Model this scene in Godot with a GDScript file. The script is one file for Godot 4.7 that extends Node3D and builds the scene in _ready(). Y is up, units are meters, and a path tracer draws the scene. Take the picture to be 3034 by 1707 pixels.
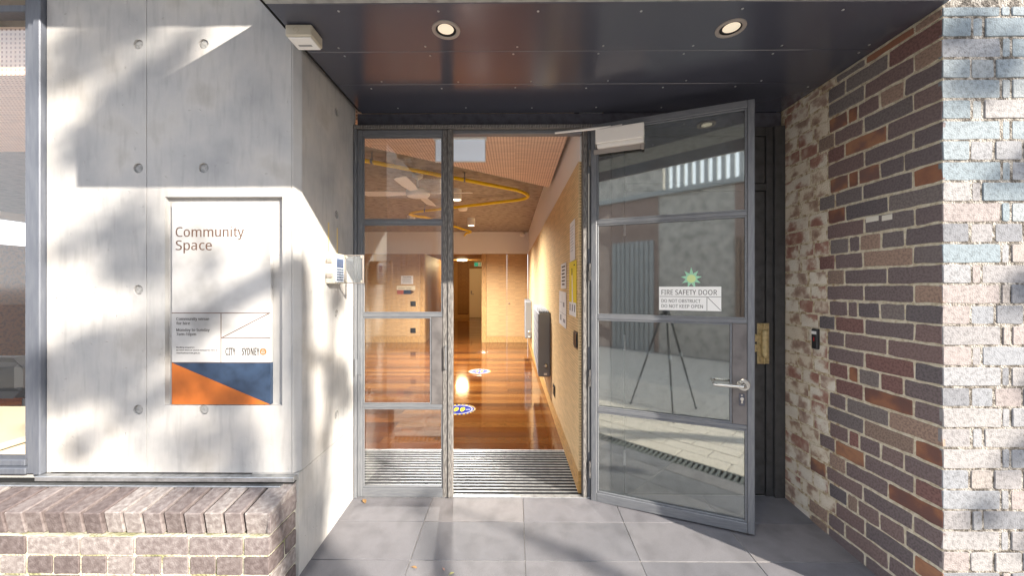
extends Node3D
# Entrance of a community hall: concrete wall with sign, dark soffit, steel glazed doors, brick pier, hall behind.
# Camera stands at (0, EYE, 0) and looks along -z.

const EYE := 1.39
const SLOPE := 0.055
const SOFFIT := 2.57
var SUN := Vector3(0.78, 0.466, 0.625).normalized()
var M := {}
var T := {}
var rng := RandomNumberGenerator.new()
var used := {}

# ---------------------------------------------------------------- shape helper
class Shape:
	var st := SurfaceTool.new()
	var count := 0
	func _init():
		st.begin(Mesh.PRIMITIVE_TRIANGLES)
	func tri(a: Vector3, b: Vector3, c: Vector3, n: Vector3, na = null, nb = null, nc = null):
		var g := (b - a).cross(c - a)
		var vs := [a, b, c]
		var ns := [na if na != null else n, nb if nb != null else n, nc if nc != null else n]
		if g.dot(n) > 0.0:
			vs = [a, c, b]
			ns = [ns[0], ns[2], ns[1]]
		for i in 3:
			st.set_normal(ns[i])
			st.set_uv(Vector2(vs[i].x, vs[i].y))
			st.add_vertex(vs[i])
		count += 1
	func quad(a: Vector3, b: Vector3, c: Vector3, d: Vector3, n: Vector3):
		tri(a, b, c, n)
		tri(a, c, d, n)
	func box(lo: Vector3, hi: Vector3, xf := Transform3D()) -> Shape:
		var p := func(x, y, z): return xf * Vector3(hi.x if x else lo.x, hi.y if y else lo.y, hi.z if z else lo.z)
		var b := xf.basis
		quad(p.call(0, 0, 0), p.call(0, 1, 0), p.call(0, 1, 1), p.call(0, 0, 1), -b.x.normalized())
		quad(p.call(1, 0, 0), p.call(1, 1, 0), p.call(1, 1, 1), p.call(1, 0, 1), b.x.normalized())
		quad(p.call(0, 0, 0), p.call(1, 0, 0), p.call(1, 0, 1), p.call(0, 0, 1), -b.y.normalized())
		quad(p.call(0, 1, 0), p.call(1, 1, 0), p.call(1, 1, 1), p.call(0, 1, 1), b.y.normalized())
		quad(p.call(0, 0, 0), p.call(1, 0, 0), p.call(1, 1, 0), p.call(0, 1, 0), -b.z.normalized())
		quad(p.call(0, 0, 1), p.call(1, 0, 1), p.call(1, 1, 1), p.call(0, 1, 1), b.z.normalized())
		return self
	# a box whose twelve edges are chamfered by c
	func bevel(lo: Vector3, hi: Vector3, c: float, xf := Transform3D()) -> Shape:
		var m := (lo + hi) / 2.0
		var h := (hi - lo) / 2.0
		var ax := [Vector3(1, 0, 0), Vector3(0, 1, 0), Vector3(0, 0, 1)]
		var b := xf.basis
		for i in 3:
			var u: Vector3 = ax[(i + 1) % 3]
			var v: Vector3 = ax[(i + 2) % 3]
			for s in [-1.0, 1.0]:
				var w: Vector3 = ax[i] * s
				var o: Vector3 = m + w * h[i]
				var du: Vector3 = u * (h[(i + 1) % 3] - c)
				var dv: Vector3 = v * (h[(i + 2) % 3] - c)
				quad(xf * (o - du - dv), xf * (o + du - dv), xf * (o + du + dv), xf * (o - du + dv), (b * w).normalized())
			for s in [-1.0, 1.0]:
				for t in [-1.0, 1.0]:
					var dw: Vector3 = ax[i] * (h[i] - c)
					var a1: Vector3 = m + u * s * h[(i + 1) % 3] + v * t * (h[(i + 2) % 3] - c)
					var a2: Vector3 = m + u * s * (h[(i + 1) % 3] - c) + v * t * h[(i + 2) % 3]
					quad(xf * (a1 - dw), xf * (a1 + dw), xf * (a2 + dw), xf * (a2 - dw), (b * (u * s + v * t)).normalized())
		for sx in [-1.0, 1.0]:
			for sy in [-1.0, 1.0]:
				for sz in [-1.0, 1.0]:
					var q := Vector3(sx * h.x, sy * h.y, sz * h.z)
					var k := Vector3(sx * c, sy * c, sz * c)
					tri(xf * (m + q - Vector3(0, k.y, k.z)), xf * (m + q - Vector3(k.x, 0, k.z)), xf * (m + q - Vector3(k.x, k.y, 0)), (b * Vector3(sx, sy, sz)).normalized())
		return self
	func rod(p: Vector3, q: Vector3, r0: float, r1: float, n := 12, caps := true) -> Shape:
		var w := (q - p).normalized()
		var u := w.cross(Vector3(0, 1, 0) if absf(w.y) < 0.9 else Vector3(1, 0, 0)).normalized()
		var v := w.cross(u)
		for i in n:
			var a := TAU * i / n
			var b := TAU * (i + 1) / n
			var na := u * cos(a) + v * sin(a)
			var nb := u * cos(b) + v * sin(b)
			tri(p + na * r0, p + nb * r0, q + nb * r1, (na + nb), na, nb, nb)
			tri(p + na * r0, q + nb * r1, q + na * r1, (na + nb), na, nb, na)
			if caps:
				tri(p, p + na * r0, p + nb * r0, -w)
				tri(q, q + na * r1, q + nb * r1, w)
		return self
	func tube(path: Array, r: float, n := 10) -> Shape:
		for i in path.size() - 1:
			rod(path[i], path[i + 1], r, r, n, true)
		for i in range(1, path.size() - 1):
			ball(path[i], r, 5, n)
		return self
	func ball(c: Vector3, r: float, rings := 6, n := 10, squash := 1.0) -> Shape:
		var at := func(i, j): 
			var t: float = PI * i / rings
			var a: float = TAU * j / n
			return Vector3(sin(t) * cos(a), cos(t), sin(t) * sin(a))
		var sc := Vector3(1, squash, 1) * r
		for i in rings:
			for j in n:
				var a: Vector3 = at.call(i, j)
				var b: Vector3 = at.call(i, j + 1)
				var d: Vector3 = at.call(i + 1, j)
				var e: Vector3 = at.call(i + 1, j + 1)
				if i > 0:
					tri(c + a * sc, c + b * sc, c + d * sc, a + b + d, a, b, d)
				if i < rings - 1:
					tri(c + b * sc, c + e * sc, c + d * sc, b + e + d, b, e, d)
		return self
	# profile [radius, height] turned round an axis
	func lathe(c: Vector3, axis: Vector3, prof: Array, n := 24) -> Shape:
		var w := axis.normalized()
		var u := w.cross(Vector3(0, 1, 0) if absf(w.y) < 0.9 else Vector3(1, 0, 0)).normalized()
		var v := w.cross(u)
		for k in prof.size() - 1:
			var r0: float = prof[k][0]
			var h0: float = prof[k][1]
			var r1: float = prof[k + 1][0]
			var h1: float = prof[k + 1][1]
			var dr := r1 - r0
			var dh := h1 - h0
			for i in n:
				var a := TAU * i / n
				var b := TAU * (i + 1) / n
				var ea := u * cos(a) + v * sin(a)
				var eb := u * cos(b) + v * sin(b)
				var na := (ea * dh - w * dr).normalized()
				var nb := (eb * dh - w * dr).normalized()
				if r0 > 0.0:
					tri(c + ea * r0 + w * h0, c + eb * r0 + w * h0, c + eb * r1 + w * h1, na + nb, na, nb, nb)
				if r1 > 0.0:
					tri(c + ea * r0 + w * h0, c + eb * r1 + w * h1, c + ea * r1 + w * h1, na + nb, na, nb, na)
		return self
	# flat polygon (points in order) given thickness along n
	func slab(pts: Array, n: Vector3, thick: float) -> Shape:
		var c := Vector3.ZERO
		for p in pts:
			c += p
		c /= pts.size()
		var k := -n * thick
		for i in pts.size():
			var a: Vector3 = pts[i]
			var b: Vector3 = pts[(i + 1) % pts.size()]
			tri(c, a, b, n)
			tri(c + k, a + k, b + k, -n)
			var m: Vector3 = (a + b) / 2.0 - c
			var side := (b - a).cross(n)
			if side.dot(m) < 0:
				side = -side
			quad(a, b, b + k, a + k, side.normalized())
		return self
	func done() -> ArrayMesh:
		return st.commit()

# ---------------------------------------------------------------- naming helpers
func numbered(called: String) -> String:
	var n: int = used.get(called, 0)
	used[called] = n + 1
	return called if n == 0 else "%s_%03d" % [called, n]

func tag(o: Node, label: String, category: String, group := ""):
	o.set_meta("label", label)
	o.set_meta("category", category)
	if group != "":
		o.set_meta("group", group)
	return o

func thing(called: String, label: String, category: String, at := Vector3.ZERO, turn := 0.0, group := "") -> Node3D:
	var o := Node3D.new()
	o.name = numbered(called)
	add_child(o, true)
	o.position = at
	o.rotation.y = turn
	tag(o, label, category, group)
	return o

func put(called: String, mesh: Mesh, m: Material, parent: Node = self, at := Transform3D()) -> MeshInstance3D:
	var o := MeshInstance3D.new()
	if parent == self:
		o.name = numbered(called)
	else:
		var n: int = parent.get_meta("_n_" + called, 0) if parent.has_meta("_n_" + called) else 0
		parent.set_meta("_n_" + called, n + 1)
		o.name = called if n == 0 else "%s_%03d" % [called, n]
	o.mesh = mesh
	o.material_override = m
	o.transform = at
	parent.add_child(o, true)
	return o

func struct(o: Node):
	o.set_meta("kind", "structure")
	return o

func stuff(o: Node):
	o.set_meta("kind", "stuff")
	return o

func bx(lo: Vector3, hi: Vector3) -> ArrayMesh:
	return Shape.new().box(lo, hi).done()

func bv(lo: Vector3, hi: Vector3, c := 0.002) -> ArrayMesh:
	return Shape.new().bevel(lo, hi, c).done()

func V(x: float, y: float, z: float) -> Vector3:
	return Vector3(x, y, z)

func ground(z: float) -> float:
	if z < -2.52:
		return 0.0
	if z < 0.0:
		return -SLOPE * (2.52 + z)
	return -SLOPE * 2.52 - 0.02 * z

# ---------------------------------------------------------------- materials
func noise_tex(freq: float, ramp: Array, size := 512, octaves := 4, kind := FastNoiseLite.TYPE_SIMPLEX_SMOOTH, sd := 1, normal := 0.0, fractal := FastNoiseLite.FRACTAL_FBM) -> NoiseTexture2D:
	var f := FastNoiseLite.new()
	f.noise_type = kind
	f.seed = sd
	f.frequency = freq
	f.fractal_type = fractal
	f.fractal_octaves = octaves
	var t := NoiseTexture2D.new()
	t.width = size
	t.height = size
	t.seamless = true
	t.seamless_blend_skirt = 0.15
	t.noise = f
	if normal > 0.0:
		t.as_normal_map = true
		t.bump_strength = normal
	elif ramp.size():
		var g := Gradient.new()
		var offs := PackedFloat32Array()
		var cols := PackedColorArray()
		for r in ramp:
			offs.append(r[0])
			cols.append(r[1])
		g.offsets = offs
		g.colors = cols
		t.color_ramp = g
	return t

func c8(r: int, g: int, b: int) -> Color:
	return Color8(r, g, b)

func grey(v: float) -> Color:
	return Color(v, v, v)

func mat(col: Color, rough := 0.8, metal := 0.0, tex: Texture2D = null, scale := 1.0, bump: Texture2D = null, bump_cm := 0.0, world := true) -> StandardMaterial3D:
	var m := StandardMaterial3D.new()
	m.albedo_color = col
	m.roughness = rough
	m.metallic = metal
	if tex:
		m.albedo_texture = tex
	if bump:
		m.heightmap_enabled = true
		m.heightmap_texture = bump
		m.heightmap_scale = bump_cm
	if tex or bump:
		m.uv1_triplanar = true
		m.uv1_world_triplanar = world
		m.uv1_scale = Vector3.ONE * scale
		m.uv1_triplanar_sharpness = 8.0
	return m

func stretch(m: StandardMaterial3D, s: Vector3) -> StandardMaterial3D:
	m.uv1_scale = s
	return m

func holes_tex(back: Color, hole: Color, size: int, w: int, h: int) -> ImageTexture:
	# a fine perforation, 16 openings a side, with slight tone changes of the veneer
	var im := Image.create(size, size, false, Image.FORMAT_RGB8)
	var f := FastNoiseLite.new()
	f.seed = 5
	f.frequency = 0.01
	for y in size:
		for x in size:
			var k := 1.0 + 0.10 * f.get_noise_2d(x * 0.3, y * 4.0)
			im.set_pixel(x, y, Color(back.r * k, back.g * k, back.b * k))
	var step := size / 16
	for j in 16:
		for i in 16:
			im.fill_rect(Rect2i(i * step + 2, j * step + 2, w, h), hole)
	return ImageTexture.create_from_image(im)

func materials():
	T.speck = noise_tex(0.12, [[0.0, grey(0.55)], [0.42, grey(0.85)], [0.6, grey(1.0)], [1.0, grey(1.0)]], 512, 3, FastNoiseLite.TYPE_SIMPLEX, 3)
	T.brick = noise_tex(0.03, [[0.0, grey(0.72)], [0.35, grey(0.88)], [0.55, grey(0.97)], [0.8, grey(1.0)], [1.0, grey(1.0)]], 1024, 6, FastNoiseLite.TYPE_SIMPLEX, 7)
	T.rough = noise_tex(0.09, [], 512, 5, FastNoiseLite.TYPE_SIMPLEX, 9)
	T.concrete = noise_tex(0.003, [[0.0, c8(164, 165, 167)], [0.35, c8(180, 180, 180)], [0.5, c8(186, 185, 184)], [0.7, c8(193, 191, 188)], [1.0, c8(178, 174, 169)]], 1024, 7, FastNoiseLite.TYPE_SIMPLEX, 11)
	T.pores = noise_tex(0.05, [[0.0, grey(0.0)], [0.012, grey(0.3)], [0.022, grey(1.0)], [1.0, grey(1.0)]], 1024, 1, FastNoiseLite.TYPE_SIMPLEX, 21)
	T.cloud = noise_tex(0.012, [[0.0, grey(0.70)], [0.5, grey(0.9)], [1.0, grey(1.0)]], 512, 5, FastNoiseLite.TYPE_SIMPLEX_SMOOTH, 13)
	T.tile = noise_tex(0.10, [[0.0, grey(0.62)], [0.45, grey(0.92)], [0.7, grey(1.0)], [1.0, grey(1.0)]], 1024, 4, FastNoiseLite.TYPE_SIMPLEX, 17)
	T.orange = noise_tex(0.0035, [[0.0, c8(108, 86, 82)], [0.35, c8(124, 92, 82)], [0.5, c8(144, 104, 84)], [0.65, c8(160, 116, 88)], [1.0, c8(150, 112, 92)]], 512, 6, FastNoiseLite.TYPE_SIMPLEX_SMOOTH, 19)
	T.lime = noise_tex(0.0045, [[0.0, c8(140, 116, 104)], [0.25, c8(166, 142, 128)], [0.36, c8(186, 166, 150)], [0.46, c8(204, 190, 172)], [0.56, c8(222, 213, 198)], [1.0, c8(229, 223, 211)]], 1024, 8, FastNoiseLite.TYPE_SIMPLEX, 23)
	T.limered = noise_tex(0.005, [[0.0, c8(140, 96, 86)], [0.30, c8(164, 126, 112)], [0.42, c8(186, 162, 146)], [0.54, c8(214, 204, 189)], [1.0, c8(226, 221, 208)]], 1024, 8, FastNoiseLite.TYPE_SIMPLEX, 29)
	T.mortar = noise_tex(0.025, [[0.0, c8(182, 168, 140)], [0.3, c8(208, 198, 174)], [0.6, c8(221, 213, 192)], [1.0, c8(230, 223, 206)]], 512, 6, FastNoiseLite.TYPE_SIMPLEX, 31)
	T.moss = noise_tex(0.006, [[0.0, c8(128, 130, 92)], [0.28, c8(160, 157, 124)], [0.42, c8(190, 186, 165)], [1.0, c8(206, 202, 188)]], 512, 6, FastNoiseLite.TYPE_SIMPLEX, 33)
	T.wear = noise_tex(0.010, [[0.0, c8(110, 114, 120)], [0.35, c8(117, 120, 126)], [0.55, c8(121, 124, 129)], [0.75, c8(125, 128, 132)], [1.0, c8(134, 135, 137)]], 1024, 7, FastNoiseLite.TYPE_SIMPLEX, 35)
	T.flake = noise_tex(0.012, [[0.0, c8(84, 81, 80)], [0.36, c8(100, 97, 95)], [0.5, c8(115, 112, 110)], [0.66, c8(131, 128, 125)], [1.0, c8(152, 149, 143)]], 1024, 7, FastNoiseLite.TYPE_SIMPLEX, 37)
	T.grain = noise_tex(0.012, [[0.0, grey(0.62)], [0.4, grey(0.85)], [0.6, grey(1.0)], [1.0, grey(0.8)]], 1024, 5, FastNoiseLite.TYPE_SIMPLEX, 39)
	T.mauve = noise_tex(0.025, [[0.0, c8(112, 103, 102)], [0.36, c8(130, 122, 120)], [0.55, c8(139, 132, 130)], [0.75, c8(149, 143, 141)], [1.0, c8(168, 163, 161)]], 512, 7, FastNoiseLite.TYPE_SIMPLEX, 41)
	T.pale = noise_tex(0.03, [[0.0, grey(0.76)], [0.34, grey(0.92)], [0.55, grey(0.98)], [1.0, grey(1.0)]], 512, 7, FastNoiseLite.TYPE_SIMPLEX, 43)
	T.ply = holes_tex(Color8(224, 194, 146), Color8(146, 112, 72), 256, 9, 3)
	T.plyfar = holes_tex(Color8(214, 176, 126), Color8(120, 88, 56), 256, 8, 8)
	T.ceil = holes_tex(Color8(240, 212, 190), Color8(178, 134, 108), 256, 6, 8)

	M.concrete = mat(c8(248, 247, 246), 0.85, 0.0, T.concrete, 0.55, T.pores, 0.25)
	M.concrete.detail_enabled = true
	M.concrete.detail_blend_mode = BaseMaterial3D.BLEND_MODE_MUL
	M.concrete.detail_albedo = noise_tex(0.014, [[0.0, grey(0.93)], [0.3, grey(0.975)], [0.5, grey(1.0)], [1.0, grey(0.98)]], 1024, 6, FastNoiseLite.TYPE_SIMPLEX, 22)
	M.concrete.detail_uv_layer = BaseMaterial3D.DETAIL_UV_2
	M.concrete.uv2_triplanar = true
	M.concrete.uv2_world_triplanar = true
	M.concrete.uv2_scale = V(1.3, 0.2, 1.3)
	M.plug = mat(c8(168, 168, 167), 0.9, 0.0, T.cloud, 6.0)
	M.soffit = mat(c8(72, 74, 86), 0.18)
	M.soffit.metallic_specular = 0.7
	M.soffit_pale = mat(c8(170, 172, 172), 0.5, 0.0, T.cloud, 2.0)
	M.black = mat(c8(78, 78, 79), 0.45, 0.0, T.cloud, 1.5)
	M.lintel = mat(c8(96, 97, 108), 0.45, 0.0, T.cloud, 2.0)
	M.gap = mat(c8(16, 16, 17), 0.9)
	M.steel = stretch(mat(Color(1, 1, 1), 0.5, 0.35, T.wear, 1.0, T.rough, 0.03), V(6, 0.7, 6))
	M.steel_rail = stretch(mat(Color(1, 1, 1), 0.5, 0.35, T.wear, 1.0), V(0.8, 7, 7))
	M.worn = stretch(mat(Color(1, 1, 1), 0.7, 0.0, T.flake, 1.0, T.rough, 0.2), V(9, 1.2, 9))
	M.lockplate = mat(c8(128, 124, 124), 0.45, 0.3, T.cloud, 1.0)
	M.window_frame = stretch(mat(c8(210, 214, 224), 0.45, 0.2, T.wear, 1.0), V(4, 0.5, 4))
	M.chrome = mat(c8(214, 212, 206), 0.25, 0.9)
	M.alu = mat(c8(200, 202, 204), 0.38, 0.8, T.cloud, 3.0)
	M.silver = mat(c8(240, 236, 230), 0.5)
	M.silver_dull = mat(c8(160, 152, 146), 0.5, 0.2)
	M.brass = mat(c8(222, 200, 150), 0.32, 0.45, T.cloud, 4.0)
	M.white = mat(c8(236, 236, 234), 0.4)
	M.plastic = mat(c8(192, 186, 170), 0.45)
	M.screen = mat(c8(70, 92, 128), 0.2)
	M.ink = mat(c8(92, 66, 52), 0.7)
	M.ink_dark = mat(c8(66, 62, 60), 0.7)
	M.ink_faint = mat(c8(212, 206, 202), 0.7)
	M.sign = mat(c8(208, 207, 206), 0.35, 0.0, T.cloud, 0.4)
	M.navy = mat(c8(54, 72, 98), 0.35, 0.0, T.cloud, 1.6)
	M.sign_orange = mat(c8(196, 108, 44), 0.35, 0.0, T.cloud, 0.7)
	M.gold = mat(c8(158, 106, 54), 0.5)
	M.residue = mat(c8(214, 192, 132), 0.9)
	M.tape = mat(c8(226, 222, 210), 0.6)
	M.glass = StandardMaterial3D.new()
	M.glass.transparency = BaseMaterial3D.TRANSPARENCY_ALPHA
	M.glass.albedo_color = Color(0.85, 0.95, 0.93, 0.0)
	M.glass.roughness = 0.0
	var plain_white := Image.create(4, 4, false, Image.FORMAT_RGB8)
	plain_white.fill(Color.WHITE)
	M.coated = StandardMaterial3D.new()
	M.coated.transparency = BaseMaterial3D.TRANSPARENCY_ALPHA
	M.coated.albedo_texture = ImageTexture.create_from_image(plain_white)
	M.coated.albedo_color = Color(0.96, 0.99, 0.975, 0.23)
	M.coated.metallic = 1.0
	M.coated.roughness = 0.035
	M.coated_light = M.coated.duplicate()
	M.coated_light.albedo_color = Color(0.95, 0.97, 0.97, 0.10)
	M.clear = M.glass
	M.acrylic = M.glass.duplicate()
	M.acrylic.albedo_color = Color(0.9, 0.93, 0.95, 0.08)
	M.acrylic.metallic = 0.0
	M.tiles = []
	for k in 4:
		M.tiles.append(mat([c8(127, 126, 130), c8(118, 118, 123), c8(133, 130, 132), c8(123, 122, 127)][k], 0.6, 0.0, T.tile, 2.3 + 0.1 * k, T.rough, 0.03))
	var stain := noise_tex(0.006, [[0.0, grey(0.86)], [0.35, grey(0.95)], [0.6, grey(1.0)], [1.0, grey(0.95)]], 1024, 7, FastNoiseLite.TYPE_SIMPLEX, 57)
	for m in M.tiles:
		m.detail_enabled = true
		m.detail_blend_mode = BaseMaterial3D.BLEND_MODE_MUL
		m.detail_albedo = stain
		m.detail_uv_layer = BaseMaterial3D.DETAIL_UV_2
		m.uv2_triplanar = true
		m.uv2_world_triplanar = true
		m.uv2_scale = Vector3.ONE * 0.7
	M.grout = mat(c8(178, 174, 168), 0.9, 0.0, T.speck, 4.0)
	M.mortar = mat(Color(1, 1, 1), 0.95, 0.0, T.mortar, 2.5, T.rough, 0.5)
	M.mortar_pale = mat(c8(250, 248, 246), 0.95, 0.0, noise_tex(0.02, [[0.0, c8(66, 62, 58)], [0.38, c8(104, 99, 93)], [0.55, c8(146, 142, 136)], [1.0, c8(182, 179, 174)]], 512, 5, FastNoiseLite.TYPE_SIMPLEX, 51), 2.0, T.rough, 0.6)
	M.mortar_moss = mat(Color(1, 1, 1), 0.95, 0.0, T.moss, 1.2, T.rough, 0.5)
	M.dark_bricks = []
	for c in [c8(124, 109, 109), c8(114, 104, 106), c8(132, 113, 110), c8(121, 112, 112), c8(108, 101, 104), c8(128, 108, 106), c8(128, 119, 117), c8(118, 106, 107)]:
		M.dark_bricks.append(mat(c, 0.8, 0.0, T.brick, 2.2, T.rough, 0.12))
	M.red_bricks = [mat(c8(142, 104, 98), 0.85, 0.0, T.brick, 2.2, T.rough, 0.12), mat(c8(130, 98, 94), 0.85, 0.0, T.brick, 1.9, T.rough, 0.12)]
	M.tan_bricks = [mat(c8(160, 136, 122), 0.85, 0.0, T.brick, 2.0, T.rough, 0.12), mat(c8(146, 126, 114), 0.85, 0.0, T.brick, 2.3, T.rough, 0.12)]
	M.orange_bricks = [mat(Color(1, 1, 1), 0.8, 0.0, T.orange, 3.0, T.rough, 0.12), mat(c8(235, 225, 225), 0.8, 0.0, T.orange, 2.2, T.rough, 0.12)]
	M.lime_bricks = [mat(Color(1, 1, 1), 0.95, 0.0, T.lime, 1.2, T.rough, 0.2), mat(Color(1, 1, 1), 0.95, 0.0, T.limered, 1.1, T.rough, 0.2), mat(c8(250, 246, 240), 0.95, 0.0, T.lime, 1.5, T.rough, 0.2)]
	M.lime_mortar = mat(c8(252, 248, 240), 0.95, 0.0, noise_tex(0.02, [[0.0, c8(160, 136, 112)], [0.35, c8(196, 182, 156)], [0.5, c8(216, 208, 190)], [1.0, c8(224, 218, 204)]], 512, 5, FastNoiseLite.TYPE_SIMPLEX, 53), 2.0, T.rough, 0.5)
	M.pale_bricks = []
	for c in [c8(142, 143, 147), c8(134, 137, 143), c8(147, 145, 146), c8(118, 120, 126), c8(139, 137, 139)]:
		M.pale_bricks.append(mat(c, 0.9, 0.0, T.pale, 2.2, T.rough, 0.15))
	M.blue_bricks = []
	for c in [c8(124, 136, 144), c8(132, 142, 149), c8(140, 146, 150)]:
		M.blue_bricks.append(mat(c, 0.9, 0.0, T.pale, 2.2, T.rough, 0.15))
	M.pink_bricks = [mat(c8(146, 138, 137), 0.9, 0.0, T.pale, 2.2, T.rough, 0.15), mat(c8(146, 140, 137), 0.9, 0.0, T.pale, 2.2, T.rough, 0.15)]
	M.planter_bricks = []
	for c in [Color(1, 1, 1), c8(226, 222, 224), c8(206, 199, 200), c8(186, 177, 179)]:
		M.planter_bricks.append(mat(c, 0.9, 0.0, T.mauve, 2.0, T.rough, 0.12))
	# hall
	M.ply = stretch(mat(Color(1, 1, 1), 0.6, 0.0, T.ply, 1.0), V(2.6, 3.1, 2.6))
	M.plyfar = stretch(mat(Color(1, 1, 1), 0.6, 0.0, T.plyfar, 1.0), V(2.4, 2.4, 2.4))
	M.plyplain = stretch(mat(c8(206, 162, 104), 0.55, 0.0, T.grain, 1.0), V(5, 0.5, 5))
	M.plyend = stretch(mat(c8(208, 160, 92), 0.55, 0.0, T.grain, 1.0), V(0.6, 5, 0.6))
	M.perfceil = stretch(mat(Color(1, 1, 1), 0.7, 0.0, T.ceil, 1.0), V(2.6, 2.6, 2.6))
	M.wall = mat(c8(238, 236, 234), 0.8)
	M.slab = mat(c8(176, 164, 150), 0.85, 0.0, T.cloud, 1.1)
	M.boards = []
	for c in [c8(98, 56, 24), c8(84, 45, 20), c8(114, 69, 30), c8(70, 37, 18), c8(106, 60, 24), c8(90, 48, 21), c8(122, 78, 36)]:
		var b: StandardMaterial3D = stretch(mat(c, 0.09, 0.0, T.grain, 1.0), V(0.6, 1, 8.0))
		b.clearcoat_enabled = true
		b.clearcoat = 0.2
		b.clearcoat_roughness = 0.05
		M.boards.append(b)
	M.yellow = mat(c8(244, 210, 30), 0.45)
	M.fan = mat(c8(240, 238, 234), 0.5)
	M.heater = mat(c8(132, 138, 146), 0.5)
	M.matblack = mat(c8(28, 30, 34), 0.95, 0.0, T.speck, 12.0)
	M.paper = mat(c8(236, 236, 238), 0.7)
	M.poster = mat(c8(240, 216, 40), 0.6)
	M.cream = mat(c8(232, 220, 190), 0.55)
	M.timber_dark = mat(c8(120, 78, 44), 0.6)
	M.green = mat(c8(20, 120, 92), 0.5)
	M.green.emission_enabled = true
	M.green.emission = c8(20, 140, 104)
	M.green.emission_energy_multiplier = 0.35
	M.exit_face = mat(c8(216, 224, 234), 0.3)
	M.exit_face.emission_enabled = true
	M.exit_face.emission = c8(214, 224, 236)
	M.exit_face.emission_energy_multiplier = 0.12
	M.lampglow = mat(c8(255, 246, 228), 0.5)
	M.lampglow.emission_enabled = true
	M.lampglow.emission = c8(255, 238, 206)
	M.lampglow.emission_energy_multiplier = 2.2
	M.lampout = M.lampglow.duplicate()
	M.lampout.emission_energy_multiplier = 0.15
	M.decal_blue = mat(c8(40, 50, 120), 0.95)
	M.decal_yellow = mat(c8(226, 196, 60), 0.95)
	M.decal_white = mat(c8(220, 220, 224), 0.95)
	for m in [M.decal_blue, M.decal_yellow, M.decal_white]:
		m.metallic_specular = 0.15
	M.glow_teal = mat(c8(150, 200, 170), 0.5)
	# street
	M.paver = mat(c8(205, 196, 184), 0.85, 0.0, T.tile, 1.5)
	M.asphalt = mat(c8(120, 116, 112), 0.9, 0.0, T.tile, 1.0)
	M.grate = mat(c8(110, 114, 112), 0.5, 0.4)
	M.street_wall = mat(c8(190, 184, 176), 0.8, 0.0, T.cloud, 0.5)
	M.street_brick = mat(c8(150, 128, 118), 0.9, 0.0, T.brick, 1.0)
	M.slat = mat(c8(140, 116, 98), 0.8, 0.0, T.grain, 1.0)
	M.slat_grey = mat(c8(150, 152, 152), 0.7)
	M.bark = mat(c8(112, 96, 80), 0.95, 0.0, T.brick, 1.5)
	M.leaf = mat(c8(84, 112, 48), 0.6)
	M.leaf.backlight_enabled = true
	M.leaf.backlight = Color(0.25, 0.35, 0.08)
	M.dead = [mat(c8(150, 118, 76), 0.8), mat(c8(150, 150, 104), 0.8), mat(c8(176, 140, 128), 0.8), mat(c8(210, 206, 198), 0.8)]
	M.carbon = mat(c8(40, 42, 46), 0.35)

# ---------------------------------------------------------------- text
func text(parent: Node, called: String, s: String, cap: float, at: Vector3, basis: Basis, m: Material, width := 0.0, mono := false, bold := false) -> MeshInstance3D:
	var f := SystemFont.new()
	f.font_names = PackedStringArray(["Droid Sans Mono" if mono else "Droid Sans"])
	if bold:
		f.font_weight = 700
	var make := func(q: String):
		var t := TextMesh.new()
		t.font = f
		t.text = q
		t.font_size = 48
		t.pixel_size = cap / 0.714 / 48.0
		t.depth = 0.0008
		t.curve_step = 1.0
		t.horizontal_alignment = HORIZONTAL_ALIGNMENT_LEFT
		return t
	var ref: AABB = make.call("H").get_aabb()
	var t: TextMesh = make.call(s)
	var bb := t.get_aabb()
	var sx := 1.0
	if width > 0.0 and bb.size.x > 0.0:
		sx = width / bb.size.x
	var local := Transform3D(Basis.from_scale(V(sx, 1, 1)), V(-bb.position.x * sx, -ref.position.y, 0))
	return put(called, t, m, parent, Transform3D(basis, at) * local)

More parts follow.
